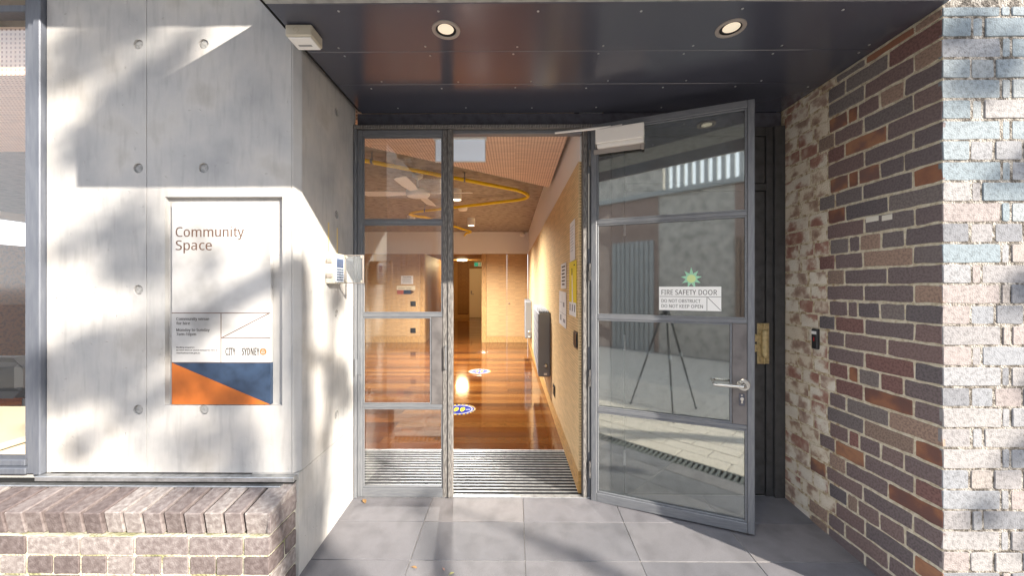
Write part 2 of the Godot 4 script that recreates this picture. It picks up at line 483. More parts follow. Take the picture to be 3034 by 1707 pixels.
# ---------------------------------------------------------------- bricks
var brick_cache := {}
func brick_mesh(w: float, h: float, variant: int, jit := 0.0035, proud := 0.014) -> ArrayMesh:
	var key := "%d_%d_%d_%d_%d" % [roundi(w * 1000), roundi(h * 1000), variant, roundi(jit * 10000), roundi(proud * 1000)]
	if brick_cache.has(key):
		return brick_cache[key]
	var r := RandomNumberGenerator.new()
	r.seed = hash(key)
	var pts := []
	var nx := 5 if w > 0.15 else 3
	var c := minf(0.0045, w * 0.2)
	var edge := func(a: Vector2, b: Vector2, n: int, out: Vector2):
		for i in n:
			var t := (i + 0.0) / n
			pts.append(a.lerp(b, t) + out * r.randf_range(-jit, jit * 0.6) + (b - a).normalized() * (c if i == 0 else 0.0))
		pts.append(b - (b - a).normalized() * c + out * r.randf_range(-jit, jit * 0.4))
	edge.call(Vector2(-w / 2, -h / 2), Vector2(w / 2, -h / 2), nx, Vector2(0, -1))
	edge.call(Vector2(w / 2, -h / 2), Vector2(w / 2, h / 2), 1, Vector2(1, 0))
	edge.call(Vector2(w / 2, h / 2), Vector2(-w / 2, h / 2), nx, Vector2(0, 1))
	edge.call(Vector2(-w / 2, h / 2), Vector2(-w / 2, -h / 2), 1, Vector2(-1, 0))
	var s := Shape.new()
	var n := pts.size()
	var inner := []
	for p in pts:
		inner.append(Vector2(p.x - clampf(p.x * 9.0, -0.0016, 0.0016), p.y - clampf(p.y * 9.0, -0.0016, 0.0016)))
	for i in n:
		var a: Vector2 = pts[i]
		var b: Vector2 = pts[(i + 1) % n]
		var ia: Vector2 = inner[i]
		var ib: Vector2 = inner[(i + 1) % n]
		s.tri(V(0, 0, proud), V(ia.x, ia.y, proud), V(ib.x, ib.y, proud), V(0, 0, 1))
		var d := V(b.y - a.y, a.x - b.x, 0).normalized()
		s.quad(V(ia.x, ia.y, proud), V(ib.x, ib.y, proud), V(b.x, b.y, proud - 0.003), V(a.x, a.y, proud - 0.003), (d + V(0, 0, 1)).normalized())
		s.quad(V(a.x, a.y, proud - 0.003), V(b.x, b.y, proud - 0.003), V(b.x, b.y, -0.004), V(a.x, a.y, -0.004), d)
	var m := s.done()
	brick_cache[key] = m
	return m

func pick(list: Array) -> Material:
	return list[rng.randi() % list.size()]

func brick_tone(dark: float) -> Material:
	var k := rng.randf()
	if k < dark:
		return pick(M.dark_bricks)
	k = (k - dark) / (1.0 - dark)
	if k < 0.30:
		return pick(M.red_bricks)
	if k < 0.55:
		return pick(M.tan_bricks)
	return pick(M.orange_bricks)

# ---------------------------------------------------------------- scene
func _ready():
	rng.seed = 20
	var cam := Camera3D.new()
	cam.name = "camera"
	add_child(cam)
	cam.position = V(0, EYE, 0)
	cam.rotation = V(0, 9.0 / 1113.0, 0)
	cam.fov = rad_to_deg(2.0 * atan(853.5 / 1113.0))
	cam.near = 0.05
	cam.far = 400.0
	cam.current = true
	var we := WorldEnvironment.new()
	we.name = "world"
	var env := Environment.new()
	var sky := Sky.new()
	var sm := ProceduralSkyMaterial.new()
	sm.sky_top_color = c8(198, 209, 227)
	sm.sky_horizon_color = c8(242, 243, 243)
	sm.sky_curve = 0.25
	sm.sky_energy_multiplier = 1.08
	sm.ground_bottom_color = c8(150, 146, 140)
	sm.ground_horizon_color = c8(200, 200, 200)
	sky.sky_material = sm
	env.background_mode = Environment.BG_SKY
	env.sky = sky
	env.tonemap_mode = Environment.TONE_MAPPER_LINEAR
	env.tonemap_exposure = 2.7
	env.sdfgi_enabled = true
	env.ssao_enabled = true
	env.ssil_enabled = true
	we.environment = env
	add_child(we)
	var sun := DirectionalLight3D.new()
	sun.name = "sun"
	add_child(sun)
	sun.light_energy = 1.6
	sun.light_color = c8(255, 244, 228)
	sun.light_angular_distance = 0.6
	sun.shadow_enabled = true
	sun.look_at_from_position(SUN * 20.0, Vector3.ZERO)

	materials()
	setting()
	concrete()
	planter()
	left_window()
	canopy()
	brick_pier()
	panel_wall()
	doors()
	hall()
	hall_things()
	small_things()
	street()
	tree()

func setting():
	# sloping tiled landing in front of the door
	var f := Node3D.new()
	f.name = "floor"
	add_child(f)
	struct(f)
	f.position = V(0, 0, -2.52)
	f.rotation.x = atan(SLOPE)
	var k := sqrt(1.0 + SLOPE * SLOPE)
	put("grout", bx(V(-1.30, -0.08, -0.02), V(1.86, -0.004, 1.055 * k)), M.grout, f)
	var rows := [[-0.01, 0.265], [0.265, 0.563], [0.563, 0.863], [0.863, 1.05]]
	var xs := [-1.30, -1.146, -0.546, 0.052, 0.650, 1.248, 1.848]
	for r in rows:
		for i in xs.size() - 1:
			var a: float = xs[i] + 0.0022
			var b: float = xs[i + 1] - 0.0022
			var t := put("tile", bv(V(a, -0.03, r[0] * k + 0.0022), V(b, 0.0, r[1] * k - 0.0022), 0.0012), M.tiles[rng.randi() % 4], f)
			t.position.y = rng.randf_range(-0.0006, 0.0006)

func concrete():
	var w := CSGCombiner3D.new()
	w.name = numbered("concrete_wall")
	add_child(w)
	tag(w, "pale grey concrete wall with tie holes left of the glazed doors", "wall")
	var put_box := func(called: String, lo: Vector3, hi: Vector3, op: int, rot := Vector3.ZERO):
		var b := CSGBox3D.new()
		b.name = called
		b.size = hi - lo
		b.position = (lo + hi) / 2.0
		b.rotation = rot
		b.operation = op
		b.material = M.concrete
		w.add_child(b, true)
	var SUB := CSGShape3D.OPERATION_SUBTRACTION
	put_box.call("block", V(-2.325, 0.475, -2.508), V(-1.068, 4.2, -1.85), CSGShape3D.OPERATION_UNION)
	put_box.call("sign_recess", V(-1.735, 0.808, -1.873), V(-1.150, 1.842, -1.80), SUB)
	put_box.call("form_joint", V(-1.8275, 0.4, -1.853), V(-1.8235, 4.3, -1.84), SUB)
	put_box.call("corner_chamfer", V(-1.068 - 0.02, 0.3, -1.87), V(-1.068 + 0.02, 4.4, -1.83), SUB, V(0, PI / 4, 0))
	put_box.call("chamfer_line", V(-1.1045, 0.3, -1.8525), V(-1.1015, 4.4, -1.84), SUB)
	put_box.call("side_joint", V(-1.0705, 0.3, -1.8785), V(-1.06, 4.4, -1.8755), SUB)
	var hole := func(at: Vector3, axis: int):
		var c := CSGCylinder3D.new()
		c.name = "tie_hole"
		c.radius = 0.0245
		c.height = 0.03
		c.sides = 20
		c.position = at
		c.rotation = V(PI / 2, 0, 0) if axis == 2 else V(0, 0, PI / 2)
		c.operation = SUB
		c.material = M.concrete
		w.add_child(c, true)
	var plugs := []
	for y in [2.6, 1.985, 1.38, 0.785]:
		for x in [-1.868, -1.542]:
			if x == -1.542 and y == 1.38:
				continue
			hole.call(V(x, y, -1.85), 2)
			plugs.append([V(x, y, -1.861), V(0, 0, 1)])
	for y in [2.445, 1.83, 1.235, 0.63]:
		hole.call(V(-1.068, y, -2.243), 0)
		plugs.append([V(-1.079, y, -2.243), V(1, 0, 0)])
	for p in plugs:
		put("tie_hole_plug", Shape.new().lathe(p[0], p[1], [[0.0232, 0.0], [0.0232, 0.003], [0.018, 0.005], [0.0, 0.005]], 20).done(), M.plug, w)
	put("wall_base", bx(V(-1.30, -0.3, -2.508), V(-1.0685, 0.4715, -1.85)), M.concrete, w)
	# metal flashing above the planter; black strips stand in for the dark gaps
	put("flashing", bv(V(-2.34, 0.447, -1.851), V(-1.072, 0.470, -1.812), 0.002), M.alu, w)
	put("flashing", bv(V(-4.5, 0.424, -1.851), V(-1.13, 0.4335, -1.800), 0.002), M.alu, w)
	put("dark_gap_strip", bx(V(-4.5, 0.4345, -1.851), V(-1.08, 0.446, -1.826)), M.gap, w)
	put("dark_gap_strip", bx(V(-4.5, 0.4155, -1.851), V(-1.10, 0.423, -1.81)), M.gap, w)
	# residue of old fixings above the keypad
	put("glue_mark", bv(V(-1.0685, 1.60, -2.152), V(-1.0665, 1.765, -2.138), 0.0004), M.residue, w)
	put("glue_mark", bv(V(-1.0685, 1.595, -2.256), V(-1.0665, 1.750, -2.244), 0.0004), M.residue, w)

func planter():
	var p := thing("brick_planter", "low brown brick ledge with sloping brick cap under the concrete wall", "planter", Vector3.ZERO)
	var XE := -1.078
	var ZF := -1.64
	# core in mortar
	var s := Shape.new()
	s.box(V(-4.2, -0.3, -1.86), V(XE - 0.008, 0.292, ZF - 0.008))
	put("mortar", s.done(), M.mortar_moss, p)
	var s2 := Shape.new()
	s2.slab([V(-4.2, 0.285, ZF - 0.005), V(-4.2, 0.3972, ZF - 0.002), V(-4.2, 0.4352, -1.86), V(-4.2, 0.285, -1.86)], V(-1, 0, 0), -(4.2 + XE - 0.012))
	put("cap_mortar", s2.done(), M.mortar, p)
	# cap: bricks on edge, sloping
	var xf := Transform3D(Basis(V(1, 0, 0), atan(0.036 / 0.21)), V(0, 0.398, ZF))
	var i := 0
	var x := XE
	while x > -4.1:
		var w: float = 0.112 if i == 0 else 0.0765 + rng.randf_range(-0.002, 0.002)
		var lo := V(-w / 2, -0.104, -0.215)
		var b := put("brick", bv(V(-w / 2, -0.104, -0.205), V(w / 2, 0.0, 0.0), 0.004), M.planter_bricks[rng.randi() % 4], p)
		b.transform = Transform3D(xf.basis, xf.origin + V(x - w / 2, rng.randf_range(-0.003, 0.003), rng.randf_range(-0.003, 0.003)))
		b.rotation.y = rng.randf_range(-0.012, 0.012)
		x -= w + 0.0125
		i += 1
	# face courses below
	for row in 5:
		var yc: float = 0.29 - 0.038 - row * 0.086
		x = XE
		var k := 0
		while x > -4.0:
			var w := 0.23 if row % 2 == 0 else 0.11
			if k == 0 and row % 2 == 0:
				w = 0.11
			var b := put("brick", brick_mesh(w, 0.076, rng.randi() % 4, 0.002, 0.014), M.planter_bricks[rng.randi() % 4], p)
			b.position = V(x - w / 2, yc, ZF - 0.014 + rng.randf_range(-0.002, 0.002))
			x -= w + 0.0105
			k += 1
		# return to the concrete wall
		var z := ZF
		for w in ([0.11, 0.085] if row % 2 else [0.20]):
			var b := put("brick", brick_mesh(w - 0.006, 0.076, rng.randi() % 4, 0.002, 0.014), M.planter_bricks[rng.randi() % 4], p)
			b.transform = Transform3D(Basis(V(0, 1, 0), PI / 2), V(XE - 0.014, yc, z - w / 2 - 0.004))
			z -= w + 0.008
	var b2 := put("brick", brick_mesh(0.195, 0.080, 1, 0.002, 0.010), M.planter_bricks[1], p)
	b2.transform = Transform3D(Basis(V(0, 1, 0), PI / 2), V(XE - 0.006, 0.345, ZF - 0.103))

func left_window():
	var w := thing("window", "tall dark steel window beside the concrete wall at left edge", "window", V(-2.33, 0.47, -1.86))
	var X0 := -4.6
	put("frame", bv(V(-0.036, 0.0, -0.10), V(0.0, 2.9, 0.035), 0.004), M.window_frame, w)
	put("frame", bv(V(-0.080, 0.0, -0.08), V(-0.037, 2.9, 0.022), 0.004), M.window_frame, w)
	put("frame", bv(V(-0.112, 0.065, -0.06), V(-0.081, 2.88, 0.006), 0.003), M.window_frame, w)
	put("sill", bv(V(X0 + 2.33, 0.0, -0.08), V(-0.081, 0.03, 0.028), 0.003), M.window_frame, w)
	put("bottom_rail", bv(V(X0 + 2.33, 0.031, -0.06), V(-0.1125, 0.062, 0.006), 0.003), M.window_frame, w)
	put("head", bv(V(X0 + 2.33, 2.88, -0.10), V(-0.0, 3.0, 0.02), 0.003), M.window_frame, w)
	put("frame", bv(V(X0 + 2.33, 0.0, -0.08), V(X0 + 2.38, 2.9, 0.022), 0.003), M.window_frame, w)
	put("transom", bv(V(X0 + 2.381, 2.30, -0.06), V(-0.1125, 2.335, 0.004), 0.003), M.window_frame, w)
	put("pane", bx(V(X0 + 2.38, 0.06, -0.034), V(-0.11, 2.88, -0.028)), M.glass, w)

func canopy():
	var c := thing("entrance_canopy", "dark glossy boarded canopy soffit over the entrance doors", "canopy", V(0, 0, 0))
	var L := -1.035
	var R := 1.782
	put("canopy_body", bx(V(L + 0.004, SOFFIT + 0.02, -2.60), V(R, 2.85, -0.96)), M.lintel, c)
	var rows := [[0.95, 1.251], [1.253, 1.553], [1.5555, 1.871], [1.8735, 2.173], [2.1755, 2.535]]
	for i in rows.size():
		var r = rows[i]
		put("board", bv(V(L, SOFFIT, -r[1]), V(R, SOFFIT + 0.018, -r[0]), 0.0015), M.soffit_pale if i == 1 else M.soffit, c)
	put("edge_trim", bv(V(L - 0.008, SOFFIT - 0.004, -2.50), V(L - 0.0005, SOFFIT + 0.27, -0.95), 0.001), M.gap, c)
	put("lintel", bv(V(-1.066, 2.466, -2.62), V(1.784, SOFFIT - 0.001, -2.536), 0.002), M.lintel, c)
	put("fascia", bv(V(L - 0.009, SOFFIT - 0.004, -0.9495), V(R, 2.86, -0.94), 0.002), M.silver, c)
	var sc := Shape.new().lathe(V(0, 0, 0), V(0, -1, 0), [[0.0055, 0.0], [0.005, 0.0015], [0.003, 0.0028], [0.0, 0.003]], 10).done()
	var lines := [[1.600, 0.255], [1.835, 0.21], [1.900, 0.215], [2.145, 0.23], [2.215, 0.22], [2.46, 0.3]]
	for q in lines:
		for j in 9:
			var px: float = -0.86 + j * 0.43 + rng.randf_range(-0.012, 0.012) + (0.10 if q[1] > 0.22 else 0.0)
			if px < R - 0.05 and rng.randf() < 0.93:
				put("screw", sc, M.alu, c, Transform3D(Basis(), V(px, SOFFIT, -q[0] + rng.randf_range(-0.006, 0.006))))
	# two recessed downlights
	for k in 2:
		var at := V([-0.315, 0.978][k], SOFFIT, -1.715)
		var d := thing("downlight", ["round recessed downlight in the soffit above the doorway", "round recessed downlight in the soffit above the open glass door"][k], "light", at, 0.0, "recessed soffit downlights")
		put("trim", Shape.new().lathe(V(0, 0, 0), V(0, -1, 0), [[0.064, 0.0], [0.063, 0.004], [0.050, 0.0055], [0.047, 0.003], [0.046, 0.001]], 32).done(), M.silver_dull, d)
		put("baffle", Shape.new().lathe(V(0, 0, 0), V(0, -1, 0), [[0.046, 0.001], [0.034, 0.0004]], 32).done(), M.gap, d)
		put("lamp", Shape.new().lathe(V(0, -0.0012, 0.006), V(0, -1, 0), [[0.036, 0.0], [0.030, 0.002], [0.0, 0.003]], 28).done(), M.lampout, d)
		var l := SpotLight3D.new()
		l.name = "downlight_glow"
		l.position = at + V(0, -0.012, 0)
		l.rotation = V(-PI / 2, 0, 0)
		l.spot_angle = 50
		l.spot_range = 12
		l.spot_attenuation = 2.0
		l.light_energy = 0.2
		l.light_color = c8(255, 240, 214)
		l.light_size = 0.04
		l.shadow_enabled = true
		add_child(l)
	var b := thing("sensor_box", "small white junction box under the left edge of the soffit", "box", V(-0.965, SOFFIT - 0.0045, -1.712))
	put("housing", bv(V(-0.058, -0.052, -0.052), V(0.060, 0.0, 0.048), 0.005), M.plastic, b)
	put("lens_cover", bv(V(-0.050, -0.058, -0.046), V(0.054, -0.0525, 0.040), 0.002), M.white, b)
	put("knockout", Shape.new().lathe(V(-0.01, -0.026, 0.048), V(0, 0, 1), [[0.013, 0.0], [0.013, 0.0012], [0.0105, 0.002], [0.0105, 0.0004], [0.0, 0.0004]], 20).done(), M.plastic, b)
	put("lens_mark", bv(V(-0.03, -0.0595, -0.018), V(0.03, -0.0581, -0.006), 0.0003), M.slat_grey, b)

func brick_pier():
	var p := thing("brick_wall", "dark brown brick wall with cream joints, paler front, right of the doors", "wall", Vector3.ZERO)
	var X := 1.786
	var ZC := -1.585
	# mortar bodies: the deep return and the street face
	put("mortar", bx(V(X + 0.0045, -0.6, -2.09), V(X + 0.5, 6.0, ZC - 0.004)), M.mortar, p)
	put("lime_mortar", bx(V(X + 0.0042, -0.6, -2.62), V(X + 0.5, 6.0, -2.0905)), M.lime_mortar, p)
	put("street_mortar", bx(V(X + 0.006, -0.6, ZC - 0.0035), V(X + 6.0, 6.0, ZC - 0.0045 + 0.0005)), M.mortar_pale, p)
	put("wall_body", bx(V(X + 0.51, -0.6, -9.7), V(X + 6.0, 6.0, ZC - 0.01)), M.street_wall, p)
	var side := Basis(V(0, 1, 0), -PI / 2)
	for row in 31:
		var yc := 2.524 - 0.086 * row + 0.043
		if yc - 0.045 > SOFFIT:
			continue
		var h := 0.0765
		if yc + h / 2.0 > SOFFIT - 0.004:
			var top := SOFFIT - 0.004
			var bot := yc - h / 2.0
			h = top - bot
			yc = (top + bot) / 2.0
		var kind := (row + 3) % 4   # 0 stretcher, 1 header start, 2 headers, 3 header start
		var seq := []
		if kind == 0:
			seq = [0.228, 0.222, 0.10, 0.13, 0.2]
		elif kind == 2:
			seq = [0.152, 0.105, 0.105, 0.05, 0.11, 0.10, 0.11, 0.11]
		elif kind == 1:
			seq = [0.11, 0.23, 0.215, 0.11, 0.22]
		else:
			seq = [0.11, 0.23, 0.16, 0.10, 0.13, 0.15]
		var d := 0.0
		for i in seq.size():
			var w: float = seq[i] + rng.randf_range(-0.004, 0.004)
			if d + w > 0.935:
				w = 0.935 - d
			if w < 0.03:
				break
			var limed: bool = d + w / 2.0 > 0.59 + rng.randf_range(-0.05, 0.05)
			if yc < 0.35 and limed and rng.randf() < 0.35:
				limed = false
			var m: Material = pick(M.lime_bricks) if limed else brick_tone(0.70 if d < 0.4 else 0.50)
			var jit := 0.0044 if limed else 0.0034
			var pr := 0.0058 if limed else 0.0085 + rng.randf_range(-0.0012, 0.0012)
			var b := put("brick", brick_mesh(w, h - 0.0015 + rng.randf_range(-0.003, 0.0015), rng.randi() % 5, jit, pr), m, p)
			var corner := 0.004 if i == 0 else 0.0
			b.transform = Transform3D(side * Basis(V(0, 0, 1), rng.randf_range(-0.004, 0.004)), V(X + 0.0088, yc, ZC - d - w / 2.0 - corner / 2.0))
			d += w + 0.0115
		# street face: paler bricks, bluish ones more frequent higher up
		seq = []
		if kind == 0:
			seq = [0.115, 0.036, 0.23, 0.23, 0.23]
		elif kind == 2:
			seq = [0.11, 0.09, 0.11, 0.11, 0.11, 0.11, 0.11]
		else:
			seq = [0.238, 0.03, 0.23, 0.23, 0.11]
		d = 0.0
		for i in seq.size():
			var w: float = seq[i] + rng.randf_range(-0.003, 0.003)
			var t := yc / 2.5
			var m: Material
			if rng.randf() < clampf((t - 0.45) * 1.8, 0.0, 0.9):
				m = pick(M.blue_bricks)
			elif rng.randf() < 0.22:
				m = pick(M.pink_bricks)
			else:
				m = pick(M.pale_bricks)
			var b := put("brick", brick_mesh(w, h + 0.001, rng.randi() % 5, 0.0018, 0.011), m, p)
			b.transform = Transform3D(Basis(V(0, 0, 1), rng.randf_range(-0.006, 0.006)), V(X + d + w / 2.0 + 0.001, yc + rng.randf_range(-0.001, 0.001), ZC - 0.0115 + rng.randf_range(-0.003, 0.002)))
			d += w + 0.0095
	for q in [[1.928, 1.863, 1.722, 1.748], [1.845, 1.796, 1.716, 1.742]]:
		put("tape_strip", bv(V(X - 0.0022, q[2], -q[0]), V(X + 0.001, q[3], -q[1]), 0.0005), M.tape, p)
	var r := thing("card_reader", "small black card reader on the limewashed bricks beside the doors", "reader", V(X, 1.088, -2.242))
	put("housing", bv(V(-0.017, -0.060, -0.022), V(0.004, 0.060, 0.022), 0.005), M.carbon, r)
	put("label_strip", bv(V(-0.018, 0.028, -0.018), V(-0.0165, 0.046, 0.018), 0.0004), M.white, r)
	var led := mat(c8(200, 40, 50), 0.4)
	put("indicator", bv(V(-0.018, -0.012, -0.003), V(-0.0165, 0.010, 0.003), 0.0004), led, r)

func panel_wall():
	var p := thing("panel_wall", "black steel panelled cupboard wall behind the open glass door", "cupboard", V(0, 0, -2.53))
	put("backing", bx(V(0.50, -0.02, -0.09), V(1.80, 2.466, -0.012)), M.gap, p)
	put("jamb", bv(V(1.72, -0.01, -0.012), V(1.786, 2.465, 0.030), 0.002), M.black, p)
	put("frame", bv(V(1.674, -0.01, -0.012), V(1.7185, 2.465, 0.012), 0.002), M.black, p)
	put("frame", bv(V(0.545, -0.01, -0.012), V(0.640, 2.465, 0.012), 0.002), M.black, p)
	put("side_panel", bv(V(0.643, 0.0, -0.012), V(0.729, 2.465, 0.006), 0.002), M.black, p)
	put("panel_door", bv(V(0.733, 0.012, -0.012), V(1.667, 2.035, 0.006), 0.002), M.black, p)
	put("frame", bv(V(0.733, 2.041, -0.012), V(1.6735, 2.085, 0.012), 0.002), M.black, p)
	put("top_panel", bv(V(0.736, 2.091, -0.012), V(1.667, 2.40, 0.006), 0.002), M.black, p)
	put("frame", bv(V(0.733, 2.406, -0.012), V(1.6735, 2.465, 0.012), 0.002), M.black, p)
	for y in [1.79, 1.025, 0.255]:
		put("hinge", Shape.new().rod(V(0.731, y - 0.05, 0.013), V(0.731, y + 0.05, 0.013), 0.008, 0.008, 10).done(), M.alu, p)
	var lk := put("lock_plate", bv(V(1.612, 0.885, 0.0065), V(1.690, 1.155, 0.0165), 0.002), M.brass, p)
	put("pull_bar", Shape.new().lathe(V(1.652, 0.925, 0.030), V(0, 1, 0), [[0.0, 0.0], [0.010, 0.002], [0.018, 0.012], [0.021, 0.03], [0.021, 0.155], [0.018, 0.178], [0.010, 0.188], [0.0, 0.19]], 20).done(), M.brass, lk)
	put("pin", Shape.new().rod(V(1.652, 0.886, 0.022), V(1.652, 1.154, 0.022), 0.006, 0.006, 10).done(), M.brass, lk)
	for y in [1.057, 0.990]:
		put("lock_cylinder", Shape.new().lathe(V(1.598, y, 0.006), V(0, 0, 1), [[0.026, 0.0], [0.026, 0.009], [0.022, 0.012], [0.017, 0.012], [0.016, 0.010], [0.0, 0.010]], 24).done(), M.brass, p)

func glazed_leaf(o: Node3D, W: float, H: float, lock_right: bool, stile := 0.036, worn := false, layers := 2):
	# local: x across from the hinge, y up, z towards the outside, bottom at y = 0
	var ys := [0.60, 1.203, 1.82]
	var t0 := -0.022
	var t1 := 0.022
	var sm: Material = M.worn if worn else M.steel
	put("stile", bv(V(0, 0, t0), V(stile, H, t1), 0.003), M.steel, o)
	put("stile", bv(V(W - stile, 0, t0), V(W, H, t1), 0.003), sm, o)
	put("bottom_rail", bv(V(stile + 0.0005, 0, t0), V(W - stile - 0.0005, 0.058, t1), 0.003), M.steel_rail, o)
	put("top_rail", bv(V(stile + 0.0005, H - 0.042, t0), V(W - stile - 0.0005, H, t1), 0.003), M.steel_rail, o)
	for y in ys:
		put("glazing_bar", bv(V(stile + 0.0005, y - 0.012, t0 + 0.004), V(W - stile - 0.0005, y + 0.012, t1 - 0.004), 0.003), M.steel_rail, o)
	# thin glazing beads round each pane
	var edges := [0.058, 0.588, 0.612, 1.191, 1.215, 1.808, 1.832, H - 0.042]
	var lp: float = 0.075 if lock_right else 0.0
	for k in 4:
		var y0: float = edges[2 * k]
		var y1: float = edges[2 * k + 1]
		var right: float = W - stile
		if k == 1 and lp > 0.0:
			put("lock_panel", bv(V(W - stile - lp, y0 + 0.001, t0 + 0.003), V(W - stile - 0.0006, y1 - 0.001, t1 - 0.003), 0.003), M.lockplate, o)
			right -= lp
		var s := Shape.new()
		s.bevel(V(stile + 0.001, y0 + 0.0005, 0.004), V(stile + 0.011, y1 - 0.0005, 0.016), 0.002)
		s.bevel(V(right - 0.011, y0 + 0.0005, 0.004), V(right - 0.001, y1 - 0.0005, 0.016), 0.002)
		s.bevel(V(stile + 0.0115, y0 + 0.0005, 0.004), V(right - 0.0115, y0 + 0.0105, 0.016), 0.002)
		s.bevel(V(stile + 0.0115, y1 - 0.0105, 0.004), V(right - 0.0115, y1 - 0.0005, 0.016), 0.002)
		put("glazing_bead", s.done(), M.steel_rail, o)
		put("pane", bx(V(stile + 0.002, y0 + 0.001, -0.003), V(right - 0.002, y1 - 0.001, 0.003)), M.coated if layers == 3 else M.coated_light, o)

func doors():
	var f := thing("door_frame", "weathered grey steel frame round the entrance doorway", "door frame", V(0, 0, -2.50))
	put("head", bv(V(-1.066, 2.440, -0.05), V(0.535, 2.465, 0.035), 0.003), M.worn, f)
	put("head_stop", bv(V(-0.44, 2.415, -0.048), V(0.445, 2.4395, 0.005), 0.003), M.steel_rail, f)
	put("jamb", bv(V(-1.066, 0.0, -0.05), V(-1.046, 2.4395, 0.03), 0.003), M.steel, f)
	put("jamb", bv(V(0.449, 0.0, -0.055), V(0.479, 2.4395, 0.012), 0.003), M.worn, f)
	put("jamb", bv(V(0.4795, 0.0, -0.055), V(0.502, 2.4395, 0.004), 0.003), M.steel, f)
	put("jamb", bv(V(0.5025, 0.0, -0.055), V(0.535, 2.4395, 0.012), 0.003), M.worn, f)
	for y in [0.55, 1.25, 1.9]:
		put("strike_slot", bv(V(0.484, y - 0.25, 0.0045), V(0.492, y + 0.25, 0.006), 0.0005), M.tape, f)
	put("threshold", bv(V(-1.05, -0.012, -0.012), V(0.535, 0.004, 0.012), 0.002), M.alu, f)

	var a := thing("glazed_door", "closed narrow glass door leaf left of the doorway", "door", V(-1.044, 0.006, -2.50))
	glazed_leaf(a, 0.600, 2.430, true, 0.034, true)
	put("meeting_stile", bv(V(0.6005, 0, -0.022), V(0.632, 2.43, 0.030), 0.003), M.worn, a)
	var h := put("pull_handle", Shape.new().tube([V(0.590, 0.85, 0.022), V(0.590, 0.85, 0.040), V(0.590, 1.0, 0.040), V(0.590, 1.0, 0.022)], 0.004, 10).done(), M.steel, a)
	for y in [2.27, 1.53, 0.86]:
		put("hinge", Shape.new().rod(V(-0.006, y - 0.055, 0.030), V(-0.006, y + 0.055, 0.030), 0.009, 0.009, 10).bevel(V(0.0, y - 0.05, 0.022), V(0.030, y + 0.05, 0.0265), 0.001).done(), M.steel, a)

	# the open leaf
	var dir := V(0.854, 0, 0.34).normalized()
	var d := thing("glazed_door", "open glass door leaf with lever handle and fire safety sign", "door", V(0.505, -0.004, -2.487), -atan2(dir.z, dir.x))
	var W := 0.918
	var H := 2.462
	glazed_leaf(d, W, H, true, 0.036, false, 3)
	for y in [2.25, 1.5, 0.8, 0.2]:
		put("hinge", Shape.new().rod(V(-0.008, y - 0.055, 0.012), V(-0.008, y + 0.055, 0.012), 0.009, 0.009, 10).done(), M.worn, d)
	# lever set
	var hx := 0.862
	var lv := put("lever_handle", Shape.new().lathe(V(hx, 0.842, 0.019), V(0, 0, 1), [[0.034, 0.0], [0.034, 0.007], [0.031, 0.010], [0.012, 0.010]], 28).done(), M.chrome, d)
	put("lever", Shape.new().tube([V(hx, 0.842, 0.028), V(hx, 0.842, 0.066), V(hx - 0.012, 0.842, 0.074), V(hx - 0.135, 0.842, 0.074), V(hx - 0.150, 0.842, 0.066), V(hx - 0.150, 0.842, 0.040)], 0.0095, 12).done(), M.chrome, lv)
	var lb := put("lever_handle", Shape.new().lathe(V(hx, 0.842, -0.019), V(0, 0, -1), [[0.034, 0.0], [0.034, 0.007], [0.031, 0.010], [0.012, 0.010]], 28).done(), M.chrome, d)
	put("lever", Shape.new().tube([V(hx, 0.842, -0.028), V(hx, 0.842, -0.066), V(hx - 0.012, 0.842, -0.074), V(hx - 0.135, 0.842, -0.074), V(hx - 0.150, 0.842, -0.066), V(hx - 0.150, 0.842, -0.040)], 0.0095, 12).done(), M.chrome, lb)
	var kp := put("key_plate", bv(V(hx - 0.022, 0.722, 0.019), V(hx + 0.006, 0.790, 0.024), 0.002), M.lintel, d)
	put("key_cylinder", Shape.new().rod(V(hx - 0.008, 0.764, 0.024), V(hx - 0.008, 0.764, 0.031), 0.0095, 0.009, 16).bevel(V(hx - 0.013, 0.736, 0.024), V(hx - 0.003, 0.760, 0.030), 0.002).done(), M.chrome, kp)
	put("key_screw", Shape.new().rod(V(hx - 0.008, 0.783, 0.024), V(hx - 0.008, 0.783, 0.026), 0.004, 0.004, 10).done(), M.chrome, kp)
	# closer with its arm
	var cl := put("door_closer", Shape.new().bevel(V(0.036, 2.318, 0.024), V(0.330, 2.410, 0.070), 0.004).slab([V(0.036, 2.318, 0.024), V(0.036, 2.318, 0.069), V(0.036, 2.296, 0.050), V(0.036, 2.296, 0.024)], V(-1, 0, 0), -0.0).done(), M.silver, d)
	put("closer_lip", bv(V(0.044, 2.293, 0.024), V(0.328, 2.3175, 0.058), 0.004), M.silver, cl)
	put("backplate", bv(V(0.020, 2.262, 0.0225), V(0.310, 2.2925, 0.034), 0.002), M.silver_dull, cl)
	put("adjuster", bv(V(0.312, 2.255, 0.024), V(0.330, 2.290, 0.046), 0.003), M.silver_dull, cl)
	put("maker_mark", bv(V(0.295, 2.352, 0.0702), V(0.318, 2.357, 0.0708), 0.0002), M.white, cl)
	var toward: Vector3 = d.transform.affine_inverse() * V(0.262, 2.41, -2.475)
	var elbow := V(0.13, 2.418, 0.05)
	put("closer_arm", Shape.new().rod(elbow, toward, 0.010, 0.007, 8).rod(V(0.045, 2.414, 0.052), V(0.2, 2.418, 0.052), 0.006, 0.006, 8).done(), M.silver, d)
	# fire safety sign
	var sx := 0.415
	var sg := put("safety_sign", bv(V(sx, 1.258, 0.0035), V(sx + 0.338, 1.402, 0.0065), 0.0008), M.white, d)
	sg.set_meta("label", "white fire safety door notice stuck on the glass")
	var id := Basis()
